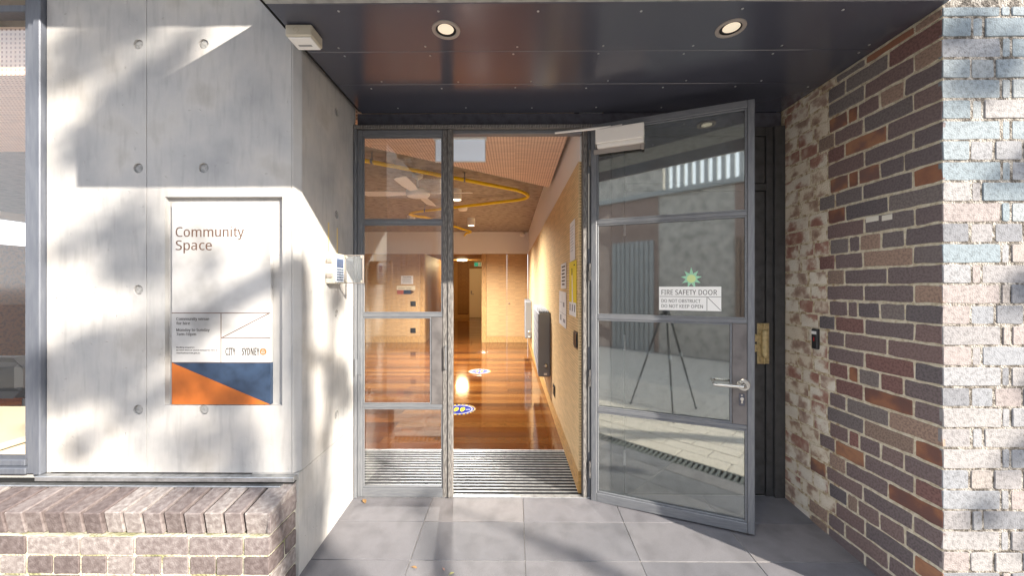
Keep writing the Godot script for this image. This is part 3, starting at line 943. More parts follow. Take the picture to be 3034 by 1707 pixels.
	text(sg, "lettering", "FIRE SAFETY DOOR", 0.030, V(sx + 0.014, 1.353, 0.007), id, M.ink_dark, 0.302)
	text(sg, "lettering", "DO NOT OBSTRUCT", 0.0195, V(sx + 0.014, 1.306, 0.007), id, M.ink_dark, 0.215)
	text(sg, "lettering", "DO NOT KEEP OPEN", 0.0195, V(sx + 0.014, 1.274, 0.007), id, M.ink_dark, 0.228)
	put("rule", bx(V(sx + 0.002, 1.3405, 0.0064), V(sx + 0.336, 1.343, 0.0072)), M.ink_dark, sg)
	put("rule", bx(V(sx + 0.262, 1.260, 0.0064), V(sx + 0.2645, 1.340, 0.0072)), M.ink_dark, sg)
	put("rule", Shape.new().slab([V(sx + 0.2655, 1.338, 0.0072), V(sx + 0.269, 1.338, 0.0072), V(sx + 0.336, 1.264, 0.0072), V(sx + 0.3325, 1.264, 0.0072)], V(0, 0, 1), 0.0007).done(), M.ink_dark, sg)
	# sun shaped sticker above it
	var star := []
	for i in 18:
		var rr: float = 0.058 if i % 2 == 0 else 0.030
		if i in [0, 8]:
			rr = 0.066
		star.append(V(sx + 0.180 + rr * sin(TAU * i / 18.0), 1.452 + rr * cos(TAU * i / 18.0), 0.0045))
	var stk := put("sun_sticker", Shape.new().slab(star, V(0, 0, 1), 0.001).done(), M.glow_teal, d)
	stk.set_meta("label", "pale green sun shaped sticker above the safety notice")
	put("sticker_face", Shape.new().lathe(V(sx + 0.180, 1.450, 0.0046), V(0, 0, 1), [[0.024, 0.0], [0.022, 0.0004], [0.0, 0.0005]], 18).done(), mat(c8(196, 214, 150), 0.5), stk)

func hall():
	# floor with entrance mat
	var f := Node3D.new()
	f.name = "timber_floor"
	add_child(f)
	struct(f)
	put("subfloor", bx(V(-10.5, -0.2, -18.5), V(1.0, -0.021, -2.56)), M.gap, f)
	var z := -3.23
	var row := 0
	while z > -9.5:
		var x := 0.55
		var cut := rng.randf_range(0.5, 2.0)
		var first := true
		while x > -9.8:
			var len_ := cut if first else (2.6 if x > -4.0 else 6.0)
			len_ += rng.randf_range(-0.3, 0.3)
			var x0 := maxf(x - len_, -9.8)
			put("floorboard", bv(V(x0 + 0.0006, -0.02, z - 0.1295), V(x - 0.0006, 0.0, z - 0.0005), 0.0008), M.boards[rng.randi() % M.boards.size()], f)
			x = x0
			first = false
		z -= 0.13
		row += 1
	var st := Shape.new()
	put("corridor_boards", bx(V(-4.5, -0.02, -18.4), V(0.4, -0.0005, z - 0.0005)), M.boards[4], f)
	while z > -18.4:
		if rng.randf() < 0.6:
			st.box(V(-4.4, -0.001, z - 0.128), V(-0.2, 0.0012, z))
		z -= 0.13
	stuff(put("corridor_board_strips", st.done(), M.boards[2], f))
	put("transition_strip", bv(V(-1.9, -0.01, -3.229), V(0.42, 0.002, -3.205), 0.002), M.alu, f)
	var em := thing("entrance_mat", "black ribbed entrance mat with aluminium strips inside the doorway", "mat", V(0, 0, -2.56))
	put("carpet_base", bx(V(-1.9, -0.02, -0.643), V(0.445, -0.002, 0.046)), M.matblack, em)
	for k in 17:
		put("strip", bv(V(-1.9, -0.0019, 0.031 - k * 0.0415), V(0.44, 0.002, 0.042 - k * 0.0415), 0.001), M.alu, em)
	# lid of the room
	struct(put("ceiling", bx(V(-10.0, 2.814, -9.9), V(1.0, 3.1, -2.1)), M.slab))
	struct(put("roof", bx(V(-10.0, 3.11, -18.6), V(7.8, 3.4, -1.9)), M.street_wall))
	var H := EYE + 1.145
	var poly := [V(0.40, H, -2.545), V(0.385, H, -4.28), V(-1.216, H, -3.02), V(-2.4, H, -3.1), V(-9.4, H, -3.2), V(-9.4, H, -2.0), V(-2.34, H, -2.0), V(-2.34, H, -2.515), V(-1.07, H, -2.515), V(-1.07, H, -2.545)]
	var pc := Shape.new()
	var parts := [[poly[0], poly[1], poly[2], V(-1.216, H, -2.545)], [V(-1.2161, H, -2.545), V(-1.2161, H, -3.02), V(-2.4, H, -3.1), V(-2.4, H, -2.545)], [V(-2.4001, H, -2.0), V(-2.4001, H, -3.1), V(-9.4, H, -3.2), V(-9.4, H, -2.0)]]
	for q in parts:
		pc.slab(q, V(0, -1, 0), 0.26)
	struct(put("perforated_ceiling", pc.done(), M.perfceil))
	# walls of the hall
	var wr := Shape.new()
	var A := V(0.428, 0, -2.545)
	var B := V(0.325, 0, -9.52)
	var upper := [A + V(0, 2.245, 0), B + V(0, 2.245, 0), B + V(0, 2.83, 0), A + V(0, 2.83, 0)]
	var nr := (B - A).cross(V(0, 1, 0)).normalized()
	if nr.x > 0:
		nr = -nr
	var wall := Node3D.new()
	wall.name = "hall_wall"
	add_child(wall)
	struct(wall)
	put("plaster_band", Shape.new().slab([upper[0] - nr * 0.012, upper[1] - nr * 0.012, upper[2] - nr * 0.012, upper[3] - nr * 0.012], nr, 0.15).done(), M.wall, wall)
	# the lining comes in sheets
	for k in 3:
		var t0 := k / 3.0
		var t1 := (k + 1) / 3.0
		var p := A.lerp(B, t0 + (0.0004 if k > 0 else 0.0))
		var q := A.lerp(B, t1)
		put("lining_sheet", Shape.new().slab([p + V(0, 0.15, 0), q + V(0, 0.15, 0), q + V(0, 2.245, 0), p + V(0, 2.245, 0)], nr, 0.02).done(), M.ply, wall)
	put("skirting", Shape.new().slab([A + nr * 0.001, B + nr * 0.001, B + nr * 0.001 + V(0, 0.1485, 0), A + nr * 0.001 + V(0, 0.1485, 0)], nr, 0.02).done(), M.plyend, wall)
	put("wall_end", bx(V(0.4485, 0.0, -2.62), V(0.60, 2.82, -2.5555)), M.plyplain, wall)
	put("wall_core", bx(V(0.47, 0.0, -9.9), V(0.62, 3.1, -2.63)), M.wall, wall)
	# far wall
	var fw := Node3D.new()
	fw.name = "hall_wall_far"
	add_child(fw)
	struct(fw)
	var D := -9.52
	put("plaster_band", bx(V(-10.0, 2.259, D - 0.2), V(0.5, 2.83, D)), M.wall, fw)
	put("lining_sheet", bv(V(-0.845, 0.0, D - 0.1), V(-0.730, 2.257, D + 0.002), 0.002), M.plyplain, fw)
	for q in [[-0.727, -0.208], [-0.204, 0.318]]:
		var dr := put("cupboard_door", bv(V(q[0], 0.165, D - 0.05), V(q[1], 2.255, D + 0.002), 0.003), M.plyfar, fw)
		put("kick_panel", bv(V(q[0], 0.0, D - 0.05), V(q[1], 0.16, D + 0.002), 0.003), M.plyplain, fw)
	put("door_knob", Shape.new().ball(V(-0.15, 1.0, D + 0.02), 0.02).done(), M.chrome, fw)
	put("lining_sheet", bv(V(-2.415, 0.165, D - 0.1), V(-2.292, 2.257, D + 0.002), 0.002), M.plyplain, fw)
	put("lining_sheet", bv(V(-4.2, 0.165, D - 0.1), V(-2.419, 2.257, D), 0.002), M.plyfar, fw)
	put("lining_sheet", bv(V(-10.0, 0.165, D - 0.1), V(-4.203, 2.257, D), 0.002), M.plyfar, fw)
	put("skirting", bv(V(-10.0, 0.0, D - 0.1), V(-2.292, 0.162, D + 0.003), 0.002), M.plyplain, fw)
	# corridor
	var co := Node3D.new()
	co.name = "corridor"
	add_child(co)
	struct(co)
	put("side_wall", Shape.new().slab([V(-2.291, 0.15, D - 0.11), V(-3.2, 0.15, -17.4), V(-3.2, 2.62, -17.4), V(-2.291, 2.258, D - 0.11)], V(0.993, 0, -0.115).normalized(), 0.02).done(), M.plyend, co)
	put("skirting", Shape.new().slab([V(-2.289, 0.0, D - 0.11), V(-3.198, 0.0, -17.4), V(-3.198, 0.148, -17.4), V(-2.289, 0.148, D - 0.11)], V(0.993, 0, -0.115).normalized(), 0.02).done(), M.plyplain, co)
	put("side_wall", bx(V(-0.84, 0.0, -17.5), V(-0.6, 2.7, D - 0.101)), M.plyend, co)
	put("sloping_ceiling", Shape.new().slab([V(-4.0, 2.2585, D - 0.2), V(-0.5, 2.2585, D - 0.2), V(-0.5, 2.60, -17.5), V(-4.0, 2.60, -17.5)], V(0, -1, 0), 0.05).done(), M.plyend, co)
	put("end_wall", bx(V(-4.2, 0.0, -17.6), V(-0.5, 2.75, -17.45)), M.plyend, co)
	var lou := put("louvre_frame", bv(V(-2.66, 0.17, -17.45), V(-2.16, 2.58, -17.43), 0.002), M.timber_dark, co)
	var sl := Shape.new()
	for k in 46:
		sl.box(V(-2.64, 0.22 + k * 0.051, -17.43), V(-2.18, 0.246 + k * 0.051, -17.405))
	stuff(put("slat", sl.done(), M.plyend, lou))
	var lou2 := put("louvre_frame", bv(V(-2.12, 2.31, -17.45), V(-1.2, 2.58, -17.43), 0.002), M.timber_dark, co)
	var sl2 := Shape.new()
	for k in 5:
		sl2.box(V(-2.11, 2.33 + k * 0.051, -17.43), V(-1.2, 2.356 + k * 0.051, -17.405))
	stuff(put("slat", sl2.done(), M.plyend, lou2))
	var wd := put("corridor_door", bv(V(-2.11, 0.01, -17.45), V(-1.24, 2.28, -17.40), 0.003), M.cream, co)
	put("handle", Shape.new().tube([V(-2.02, 1.10, -17.40), V(-2.02, 1.10, -17.34), V(-1.90, 1.10, -17.34)], 0.014, 8).bevel(V(-2.05, 1.12, -17.40), V(-1.99, 1.26, -17.385), 0.003).done(), M.silver_dull, wd)
	# left side wall with a window band, front wall beyond the photograph's edge
	var lw := Node3D.new()
	lw.name = "hall_wall_side"
	add_child(lw)
	struct(lw)
	put("lining_sheet", bx(V(-9.7, 0.0, -9.9), V(-9.5, 2.20, -2.0)), mat(c8(168, 108, 54), 0.6, 0.0, T.grain, 1.0), lw)
	put("plaster_band", bx(V(-9.7, 2.68, -9.9), V(-9.5, 3.1, -2.0)), M.wall, lw)
	put("window_pane", bx(V(-9.61, 2.20, -9.9), V(-9.60, 2.68, -2.0)), M.clear, lw)
	for k in 6:
		put("window_mullion", bx(V(-9.64, 2.20, -2.4 - k * 1.45), V(-9.56, 2.68, -2.34 - k * 1.45)), M.black, lw)
	put("front_wall", bx(V(-9.7, -0.2, -2.0), V(-4.61, 3.1, -1.86)), M.concrete, lw)
	put("sill_wall", bx(V(-4.61, -0.2, -2.05), V(-2.326, 0.468, -1.862)), M.concrete, lw)
	put("upper_wall", bx(V(-10.0, 3.4705, -2.3), V(1.784, 4.8, -1.852)), M.concrete, lw)
	put("door_wall_top", bx(V(-1.066, 2.586, -2.75), V(1.784, 3.105, -2.605)), M.wall, lw)
	# the eave high over the window and wall
	struct(put("eave", bx(V(-10.0, 3.32, -1.84), V(0.2, 3.46, -1.0)), M.street_wall))

func hall_things():
	# ceiling fan
	var fan := thing("ceiling_fan", "white four blade ceiling fan hanging from the concrete ceiling", "fan", V(-1.216, EYE + 1.19, -4.70))
	put("rod", Shape.new().rod(V(0, 0.05, 0), V(0, 0.235, 0), 0.014, 0.014, 10).lathe(V(0, 0.234, 0), V(0, -1, 0), [[0.065, 0.0], [0.062, 0.035], [0.03, 0.06], [0.0, 0.06]], 20).done(), M.fan, fan)
	put("motor", Shape.new().lathe(V(0, 0.055, 0), V(0, -1, 0), [[0.0, 0.0], [0.10, 0.004], [0.145, 0.03], [0.148, 0.075], [0.13, 0.10], [0.0, 0.115]], 28).done(), M.fan, fan)
	for k in 4:
		var bl := Shape.new()
		bl.slab([V(0.13, 0.01, -0.045), V(0.13, -0.005, 0.045), V(0.40, -0.012, 0.070), V(0.66, -0.012, 0.070), V(0.685, -0.008, 0.04), V(0.685, 0.008, -0.04), V(0.66, 0.014, -0.065), V(0.40, 0.012, -0.065)], V(0, 1, 0.15).normalized(), 0.008)
		put("blade", bl.done(), M.fan, fan, Transform3D(Basis(V(0, 1, 0), PI / 2 * k - 0.03), Vector3.ZERO))
	# yellow conduit zigzag
	var y := EYE + 1.33
	var pts := []
	var bend := func(a: Vector3, b: Vector3, c: Vector3, n: int):
		for i in n + 1:
			var t := float(i) / n
			pts.append(a.lerp(b, t).lerp(b.lerp(c, t), t))
	pts.append(V(-4.2, y, -2.95))
	pts.append(V(-1.572, y, -3.906))
	bend.call(V(0.02, y, -5.10), V(0.36, y, -5.50), V(0.02, y, -5.69), 8)
	bend.call(V(-1.60, y, -6.48), V(-2.15, y, -6.78), V(-1.70, y, -7.02), 8)
	bend.call(V(-1.15, y, -8.55), V(-0.92, y, -8.95), V(-1.18, y, -9.1), 8)
	pts.append(V(-1.28, y, -9.515))
	var pp := thing("ceiling_pipe", "yellow zigzag pipe hung under the concrete ceiling", "pipe", Vector3.ZERO)
	put("pipe", Shape.new().tube(pts, 0.023, 12).done(), M.yellow, pp)
	for q in [V(-1.50, y, -3.93), V(-0.62, y, -4.62), V(-1.55, y, -6.45), V(-1.28, y, -8.2)]:
		put("hanger", Shape.new().rod(q, V(q.x, 2.813, q.z), 0.006, 0.006, 8).lathe(q - V(0.012, 0, 0), V(1, 0, 0), [[0.03, 0.0], [0.03, 0.024]], 14).done(), M.heater, pp)
	# cylinder downlights and detector
	var spots := [V(-0.895, 2.813, -7.67), V(-0.85, 2.813, -5.43), V(-2.05, 2.813, -7.4)]
	var names := ["white cylinder downlight lit on the ceiling nearest the far wall", "white cylinder downlight lit behind the fan blade", "white cylinder downlight seen through the closed glass leaf"]
	for k in 3:
		var l := thing("cylinder_light", names[k], "light", spots[k], 0.0, "cylinder ceiling lights")
		put("housing", Shape.new().lathe(V(0, 0, 0), V(0, -1, 0), [[0.078, 0.0], [0.079, 0.148], [0.074, 0.152], [0.070, 0.142]], 28).done(), M.white, l)
		put("lamp", Shape.new().lathe(V(0, -0.140, 0), V(0, -1, 0), [[0.070, 0.0], [0.0, 0.003]], 24).done(), M.lampglow, l)
		var s := SpotLight3D.new()
		s.name = "cylinder_glow"
		add_child(s)
		s.position = spots[k] + V(0, -0.165, 0)
		s.rotation = V(-PI / 2, 0, 0)
		s.spot_angle = 75
		s.spot_range = 14
		s.spot_attenuation = 2.0
		s.light_energy = 10.0
		s.light_color = c8(255, 249, 240)
		s.light_size = 0.07
		s.shadow_enabled = true
	var cd := thing("corridor_light", "round flush light glowing in the corridor ceiling", "light", V(-2.03, 2.458, -14.4))
	put("lamp", Shape.new().lathe(V(0, 0, 0), V(0, -1, 0), [[0.20, 0.0], [0.195, 0.02], [0.0, 0.03]], 24).done(), M.lampglow, cd)
	for q in [V(-1.6, 2.40, -14.4)]:
		var o := OmniLight3D.new()
		o.name = "corridor_glow"
		add_child(o)
		o.position = V(-2.03, 2.40, -14.4)
		o.omni_range = 12
		o.omni_attenuation = 2.0
		o.light_energy = 1.1
		o.light_color = c8(255, 226, 170)
		o.light_size = 0.22
		o.shadow_enabled = true
	var sd := thing("smoke_detector", "white disc smoke detector on the concrete ceiling between two lights", "detector", V(-0.925, 2.813, -6.63))
	put("cover", Shape.new().lathe(V(0, 0, 0), V(0, -1, 0), [[0.085, 0.0], [0.085, 0.03], [0.07, 0.055], [0.0, 0.06]], 24).done(), M.fan, sd)
	var sd2 := thing("motion_sensor", "tiny white sensor high in the far corner of the hall", "sensor", V(0.19, 2.74, -9.46))
	put("cover", Shape.new().ball(V(0, 0, 0), 0.06, 8, 14).done(), M.fan, sd2)
	# hanging blank exit sign
	var ex := thing("hanging_sign", "pale rectangular hanging sign panel under the perforated ceiling", "sign", V(-0.410, EYE + 1.145, -2.80))
	put("housing", bv(V(-0.20, -0.042, -0.03), V(0.20, -0.001, 0.03), 0.004), M.white, ex)
	put("panel", bv(V(-0.178, -0.20, -0.006), V(0.185, -0.043, 0.006), 0.002), M.exit_face, ex)
	put("panel_edge", Shape.new().bevel(V(-0.184, -0.206, -0.008), V(0.191, -0.2005, 0.008), 0.001).bevel(V(-0.184, -0.2, -0.008), V(-0.1785, -0.043, 0.008), 0.001).bevel(V(0.1855, -0.2, -0.008), V(0.191, -0.043, 0.008), 0.001).done(), M.white, ex)
	# corridor exit sign
	var es := thing("exit_sign", "small green and white exit sign above the cream corridor door", "sign", V(-1.70, 2.48, -17.36))
	put("housing", bv(V(-0.19, -0.10, -0.03), V(0.2, 0.10, 0.0), 0.004), M.white, es)
	put("green_field", bx(V(-0.18, -0.085, 0.0005), V(-0.0, 0.085, 0.003)), M.green, es)
	put("running_figure", Shape.new().ball(V(0.10, 0.045, 0.002), 0.018, 6, 10).rod(V(0.095, 0.02, 0.003), V(0.08, -0.03, 0.003), 0.014, 0.012, 8).rod(V(0.08, -0.03, 0.003), V(0.12, -0.075, 0.003), 0.008, 0.008, 6).rod(V(0.08, -0.03, 0.003), V(0.045, -0.06, 0.003), 0.008, 0.008, 6).rod(V(0.095, 0.015, 0.003), V(0.13, -0.01, 0.003), 0.006, 0.006, 6).done(), M.green, es)
	# wall panel heaters
	var A := V(0.428, 0, -2.545)
	var ang := atan2(-0.103, 6.975)
	for k in 2:
		var zn: float = [-4.24, -7.80][k]
		var xw: float = 0.428 - 0.0148 * (-zn - 2.545)
		var h := thing("wall_heater", ["near grey panel heater on the plywood wall, front knob showing", "further grey panel heater on the plywood wall beyond the first"][k], "heater", V(xw, 0, zn), -ang * -1.0, "wall panel heaters")
		var Y0: float = [0.385, 0.345][k]
		var Y1: float = [1.128, 1.125][k]
		put("casing", bv(V(-0.142, Y0, -1.57), V(-0.002, Y1 - 0.02, 0.0), 0.012), M.heater, h)
		for j in 5:
			put("top_slat", bv(V(-0.135 + j * 0.026, Y1 - 0.0195, -1.56), V(-0.121 + j * 0.026, Y1, -0.01), 0.002), M.heater, h)
		for j in 6:
			put("front_groove", bx(V(-0.1435, Y0 + 0.10 + j * 0.10, -1.55), V(-0.1421, Y0 + 0.105 + j * 0.10, -0.02)), M.gap, h)
		put("knob", Shape.new().lathe(V(-0.06, Y0 + 0.13, 0.0), V(0, 0, 1), [[0.024, 0.0], [0.022, 0.02], [0.014, 0.03], [0.0, 0.032]], 18).done(), M.chrome, h)
		put("rating_label", bx(V(-0.078, Y0 + 0.02, 0.0003), V(-0.042, Y0 + 0.045, 0.001)), M.white, h)
	# papers on the plywood wall
	var on_wall := func(called: String, label: String, cat: String, z0: float, z1: float, y0: float, y1: float, m: Material, tilt := 0.0):
		var zc := (z0 + z1) / 2.0
		var o := thing(called, label, cat, V(0.428 - 0.0148 * (-zc - 2.545) - 0.004, (y0 + y1) / 2.0, zc), -PI / 2 + 0.0148)
		o.rotation.z = tilt
		var w := absf(z1 - z0)
		var hh := y1 - y0
		put("sheet", bv(V(-w / 2, -hh / 2, -0.001), V(w / 2, hh / 2, 0.001), 0.0003), m, o)
		return [o, w, hh]
	var r = on_wall.call("notice_sheet", "topmost plain white sheet on the plywood wall near the doorway", "notice", -2.66, -2.87, EYE + 0.20, EYE + 0.49, M.paper, 0.02)
	for k in 9:
		put("text_line", bx(V(-r[1] / 2 + 0.02, r[2] / 2 - 0.04 - k * 0.022, 0.001), V(r[1] / 2 - 0.03 - 0.02 * (k % 3), r[2] / 2 - 0.036 - k * 0.022, 0.0016)), mat(c8(170, 172, 180), 0.7), r[0])
	r = on_wall.call("poster", "tall yellow poster with white lower edge on the plywood wall", "poster", -2.60, -2.90, EYE - 0.205, EYE + 0.195, M.poster)
	put("white_footer", bx(V(-r[1] / 2 + 0.001, -r[2] / 2 + 0.001, 0.001), V(r[1] / 2 - 0.001, -r[2] / 2 + 0.10, 0.0016)), M.paper, r[0])
	put("white_figure", Shape.new().slab([V(-0.03, 0.12, 0.0018), V(-0.012, 0.12, 0.0018), V(0.03, -0.16, 0.0018), V(-0.03, -0.16, 0.0018)], V(0, 0, 1), 0.0006).done(), M.paper, r[0])
	put("black_mark", bx(V(-0.036, 0.10, 0.0019), V(-0.012, 0.15, 0.0023)), M.gap, r[0])
	put("text_line", bx(V(0.05, 0.165, 0.001), V(0.10, 0.173, 0.0016)), M.gap, r[0])
	for k in 3:
		put("black_mark", bx(V(-0.12 + k * 0.10, -0.165, 0.0019), V(-0.095 + k * 0.10, -0.115, 0.0023)), M.gap, r[0])
	r = on_wall.call("notice_sheet", "white notice with bold lines left of the yellow poster, upper", "notice", -3.07, -3.37, EYE - 0.005, EYE + 0.21, M.paper)
	for k in 6:
		put("text_line", bx(V(-0.10 + 0.012 * (k % 2), r[2] / 2 - 0.035 - k * 0.030, 0.001), V(0.10 - 0.014 * (k % 3), r[2] / 2 - 0.022 - k * 0.030, 0.0016)), M.ink_dark, r[0])
	r = on_wall.call("notice_sheet", "white plan sheet left of the yellow poster, lower", "notice", -3.07, -3.49, EYE - 0.33, EYE - 0.03, M.paper, -0.03)
	for q in [[-0.18, 0.05, 0.0, 0.053], [-0.18, -0.04, 0.19, -0.037], [-0.02, -0.12, -0.017, 0.12], [0.04, 0.02, 0.12, 0.06], [-0.14, -0.11, -0.06, -0.06], [0.05, -0.11, 0.16, -0.08]]:
		put("plan_mark", bx(V(q[0], q[1], 0.001), V(q[2], q[3], 0.0015)), mat(c8(150, 150, 158), 0.7), r[0])
	for k in 2:
		var q = [[-2.56, -2.70, EYE - 0.42, EYE - 0.30], [-3.82, -3.97, 0.27, 0.39]][k]
		r = on_wall.call("power_outlet", ["dark double power outlet below the papers on plywood wall", "dark power outlet low on the plywood wall under the heater"][k], "power outlet", q[0], q[1], q[2], q[3], M.carbon)
		put("socket", bv(V(-r[1] / 2 + 0.012, -r[2] / 2 + 0.012, 0.001), V(-0.006, r[2] / 2 - 0.012, 0.008), 0.002), M.carbon, r[0])
		put("socket", bv(V(0.006, -r[2] / 2 + 0.012, 0.001), V(r[1] / 2 - 0.012, r[2] / 2 - 0.012, 0.008), 0.002), M.carbon, r[0])
	# far wall signs, switches
	var D := -9.515
	var n := thing("notice_board", "white party notice sign on the far perforated wall", "sign", V(-2.737, 1.595, D))
	put("plate", bv(V(-0.155, -0.105, 0.0), V(0.155, 0.105, 0.006), 0.001), M.white, n)
	text(n, "lettering", "Party Notice", 0.028, V(-0.10, 0.06, 0.0065), Basis(), M.gap, 0.20, false, true)
	for k in 5:
		put("text_line", bx(V(-0.12 + 0.01 * (k % 2), 0.032 - k * 0.026, 0.006), V(0.12 - 0.012 * (k % 3), 0.040 - k * 0.026, 0.0066)), M.ink_dark, n)
	n = thing("toilet_sign", "cream toilet sign with coloured arrow strip on far wall", "sign", V(-2.765, 1.335, D))
	put("plate", bv(V(-0.235, 0.005, 0.0), V(0.235, 0.11, 0.008), 0.001), M.cream, n)
	text(n, "lettering", "Unisex Toilet", 0.045, V(-0.20, 0.03, 0.0085), Basis(), M.ink, 0.34)
	put("arrow_strip", bv(V(-0.225, -0.10, 0.0), V(-0.06, 0.0045, 0.008), 0.001), mat(c8(170, 86, 70), 0.5), n)
	put("arrow_strip", bv(V(-0.0595, -0.10, 0.0), V(0.12, 0.0045, 0.008), 0.001), M.navy, n)
	put("arrow_head", Shape.new().slab([V(0.1205, -0.10, 0.008), V(0.21, -0.048, 0.008), V(0.1205, 0.0045, 0.008)], V(0, 0, 1), 0.008).done(), M.ink, n)
	for k in 2:
		var yy: float = [0.99, 0.31][k]
		n = thing("wall_switch", ["dark square switch plate under the toilet sign", "dark square outlet plate low on the far perforated wall"][k], "switch", V(-2.585, yy, D))
		put("plate", bv(V(-0.068, -0.062, 0.0), V(0.068, 0.062, 0.008), 0.002), M.carbon, n)
		put("rocker", bv(V(-0.03, -0.03, 0.0081), V(0.0, 0.03, 0.012), 0.001), M.carbon, n)
	# floor markers
	for k in 2:
		var o := thing("floor_marker", ["nearer round blue and yellow footprint sticker on timber floor", "further round blue and yellow footprint sticker on timber floor"][k], "sticker", [V(-0.636, 0.0008, -4.29), V(-0.59, 0.0008, -6.25)][k], 0.0, "footprint floor stickers")
		put("disc", Shape.new().lathe(Vector3.ZERO, V(0, 1, 0), [[0.185, -0.0006], [0.185, 0.0006], [0.0, 0.0006]], 40).done(), M.decal_blue, o)
		for j in 24:
			var a0 := TAU * j / 24.0
			var a1 := TAU * (j + 0.5) / 24.0
			put("border_stripe", Shape.new().slab([V(cos(a0) * 0.168, 0.0013, sin(a0) * 0.168), V(cos(a1) * 0.168, 0.0013, sin(a1) * 0.168), V(cos(a1 + 0.06) * 0.184, 0.0013, sin(a1 + 0.06) * 0.184), V(cos(a0 + 0.06) * 0.184, 0.0013, sin(a0 + 0.06) * 0.184)], V(0, 1, 0), 0.0005).done(), M.decal_yellow, o)
		put("inner_ring", Shape.new().lathe(V(0, 0.0007, 0), V(0, 1, 0), [[0.150, 0.0], [0.150, 0.0006], [0.143, 0.0006], [0.143, 0.0]], 40).done(), M.decal_white, o)
		for s in [-1.0, 1.0]:
			var fp := []
			for j in 14:
				var a := TAU * j / 14.0
				fp.append(V(s * 0.036 + cos(a) * (0.026 - 0.007 * sin(a)), 0.0014, sin(a) * 0.075))
			put("footprint", Shape.new().slab(fp, V(0, 1, 0), 0.0006).done(), M.decal_yellow, o)
			put("arrow_bar", bx(V(s * 0.075 if s > 0 else -0.125, 0.0007, -0.006), V(0.125 if s > 0 else -0.075, 0.0014, 0.006)), M.decal_white, o)
	# seat and bench glimpsed through the left window
	var ch := thing("chair", "black rounded chair glimpsed inside the left window", "chair", V(-4.55, 0, -3.30))
	put("backrest", Shape.new().bevel(V(-0.22, 0.42, -0.05), V(0.24, 0.78, 0.03), 0.09).done(), M.carbon, ch)
	put("seat", Shape.new().bevel(V(-0.22, 0.40, -0.46), V(0.24, 0.45, -0.03), 0.02).done(), M.carbon, ch)
	for q in [V(-0.18, 0, -0.42), V(0.2, 0, -0.42), V(-0.18, 0, 0.0), V(0.2, 0, 0.0)]:
		put("leg", Shape.new().rod(q, V(q.x, 0.41, q.z), 0.014, 0.014, 8).done(), M.carbon, ch)
	var bn := thing("bench", "pale timber low bench inside the left window", "bench", V(-4.1, 0, -2.5))
	put("bench_top", bv(V(-1.4, 0.38, -0.55), V(0.9, 0.42, 0.25), 0.004), M.cream, bn)
	put("bench_side", bv(V(-1.35, 0.0, -0.52), V(-1.3, 0.379, 0.22), 0.003), M.cream, bn)
	put("bench_side", bv(V(0.82, 0.0, -0.52), V(0.87, 0.379, 0.22), 0.003), M.cream, bn)

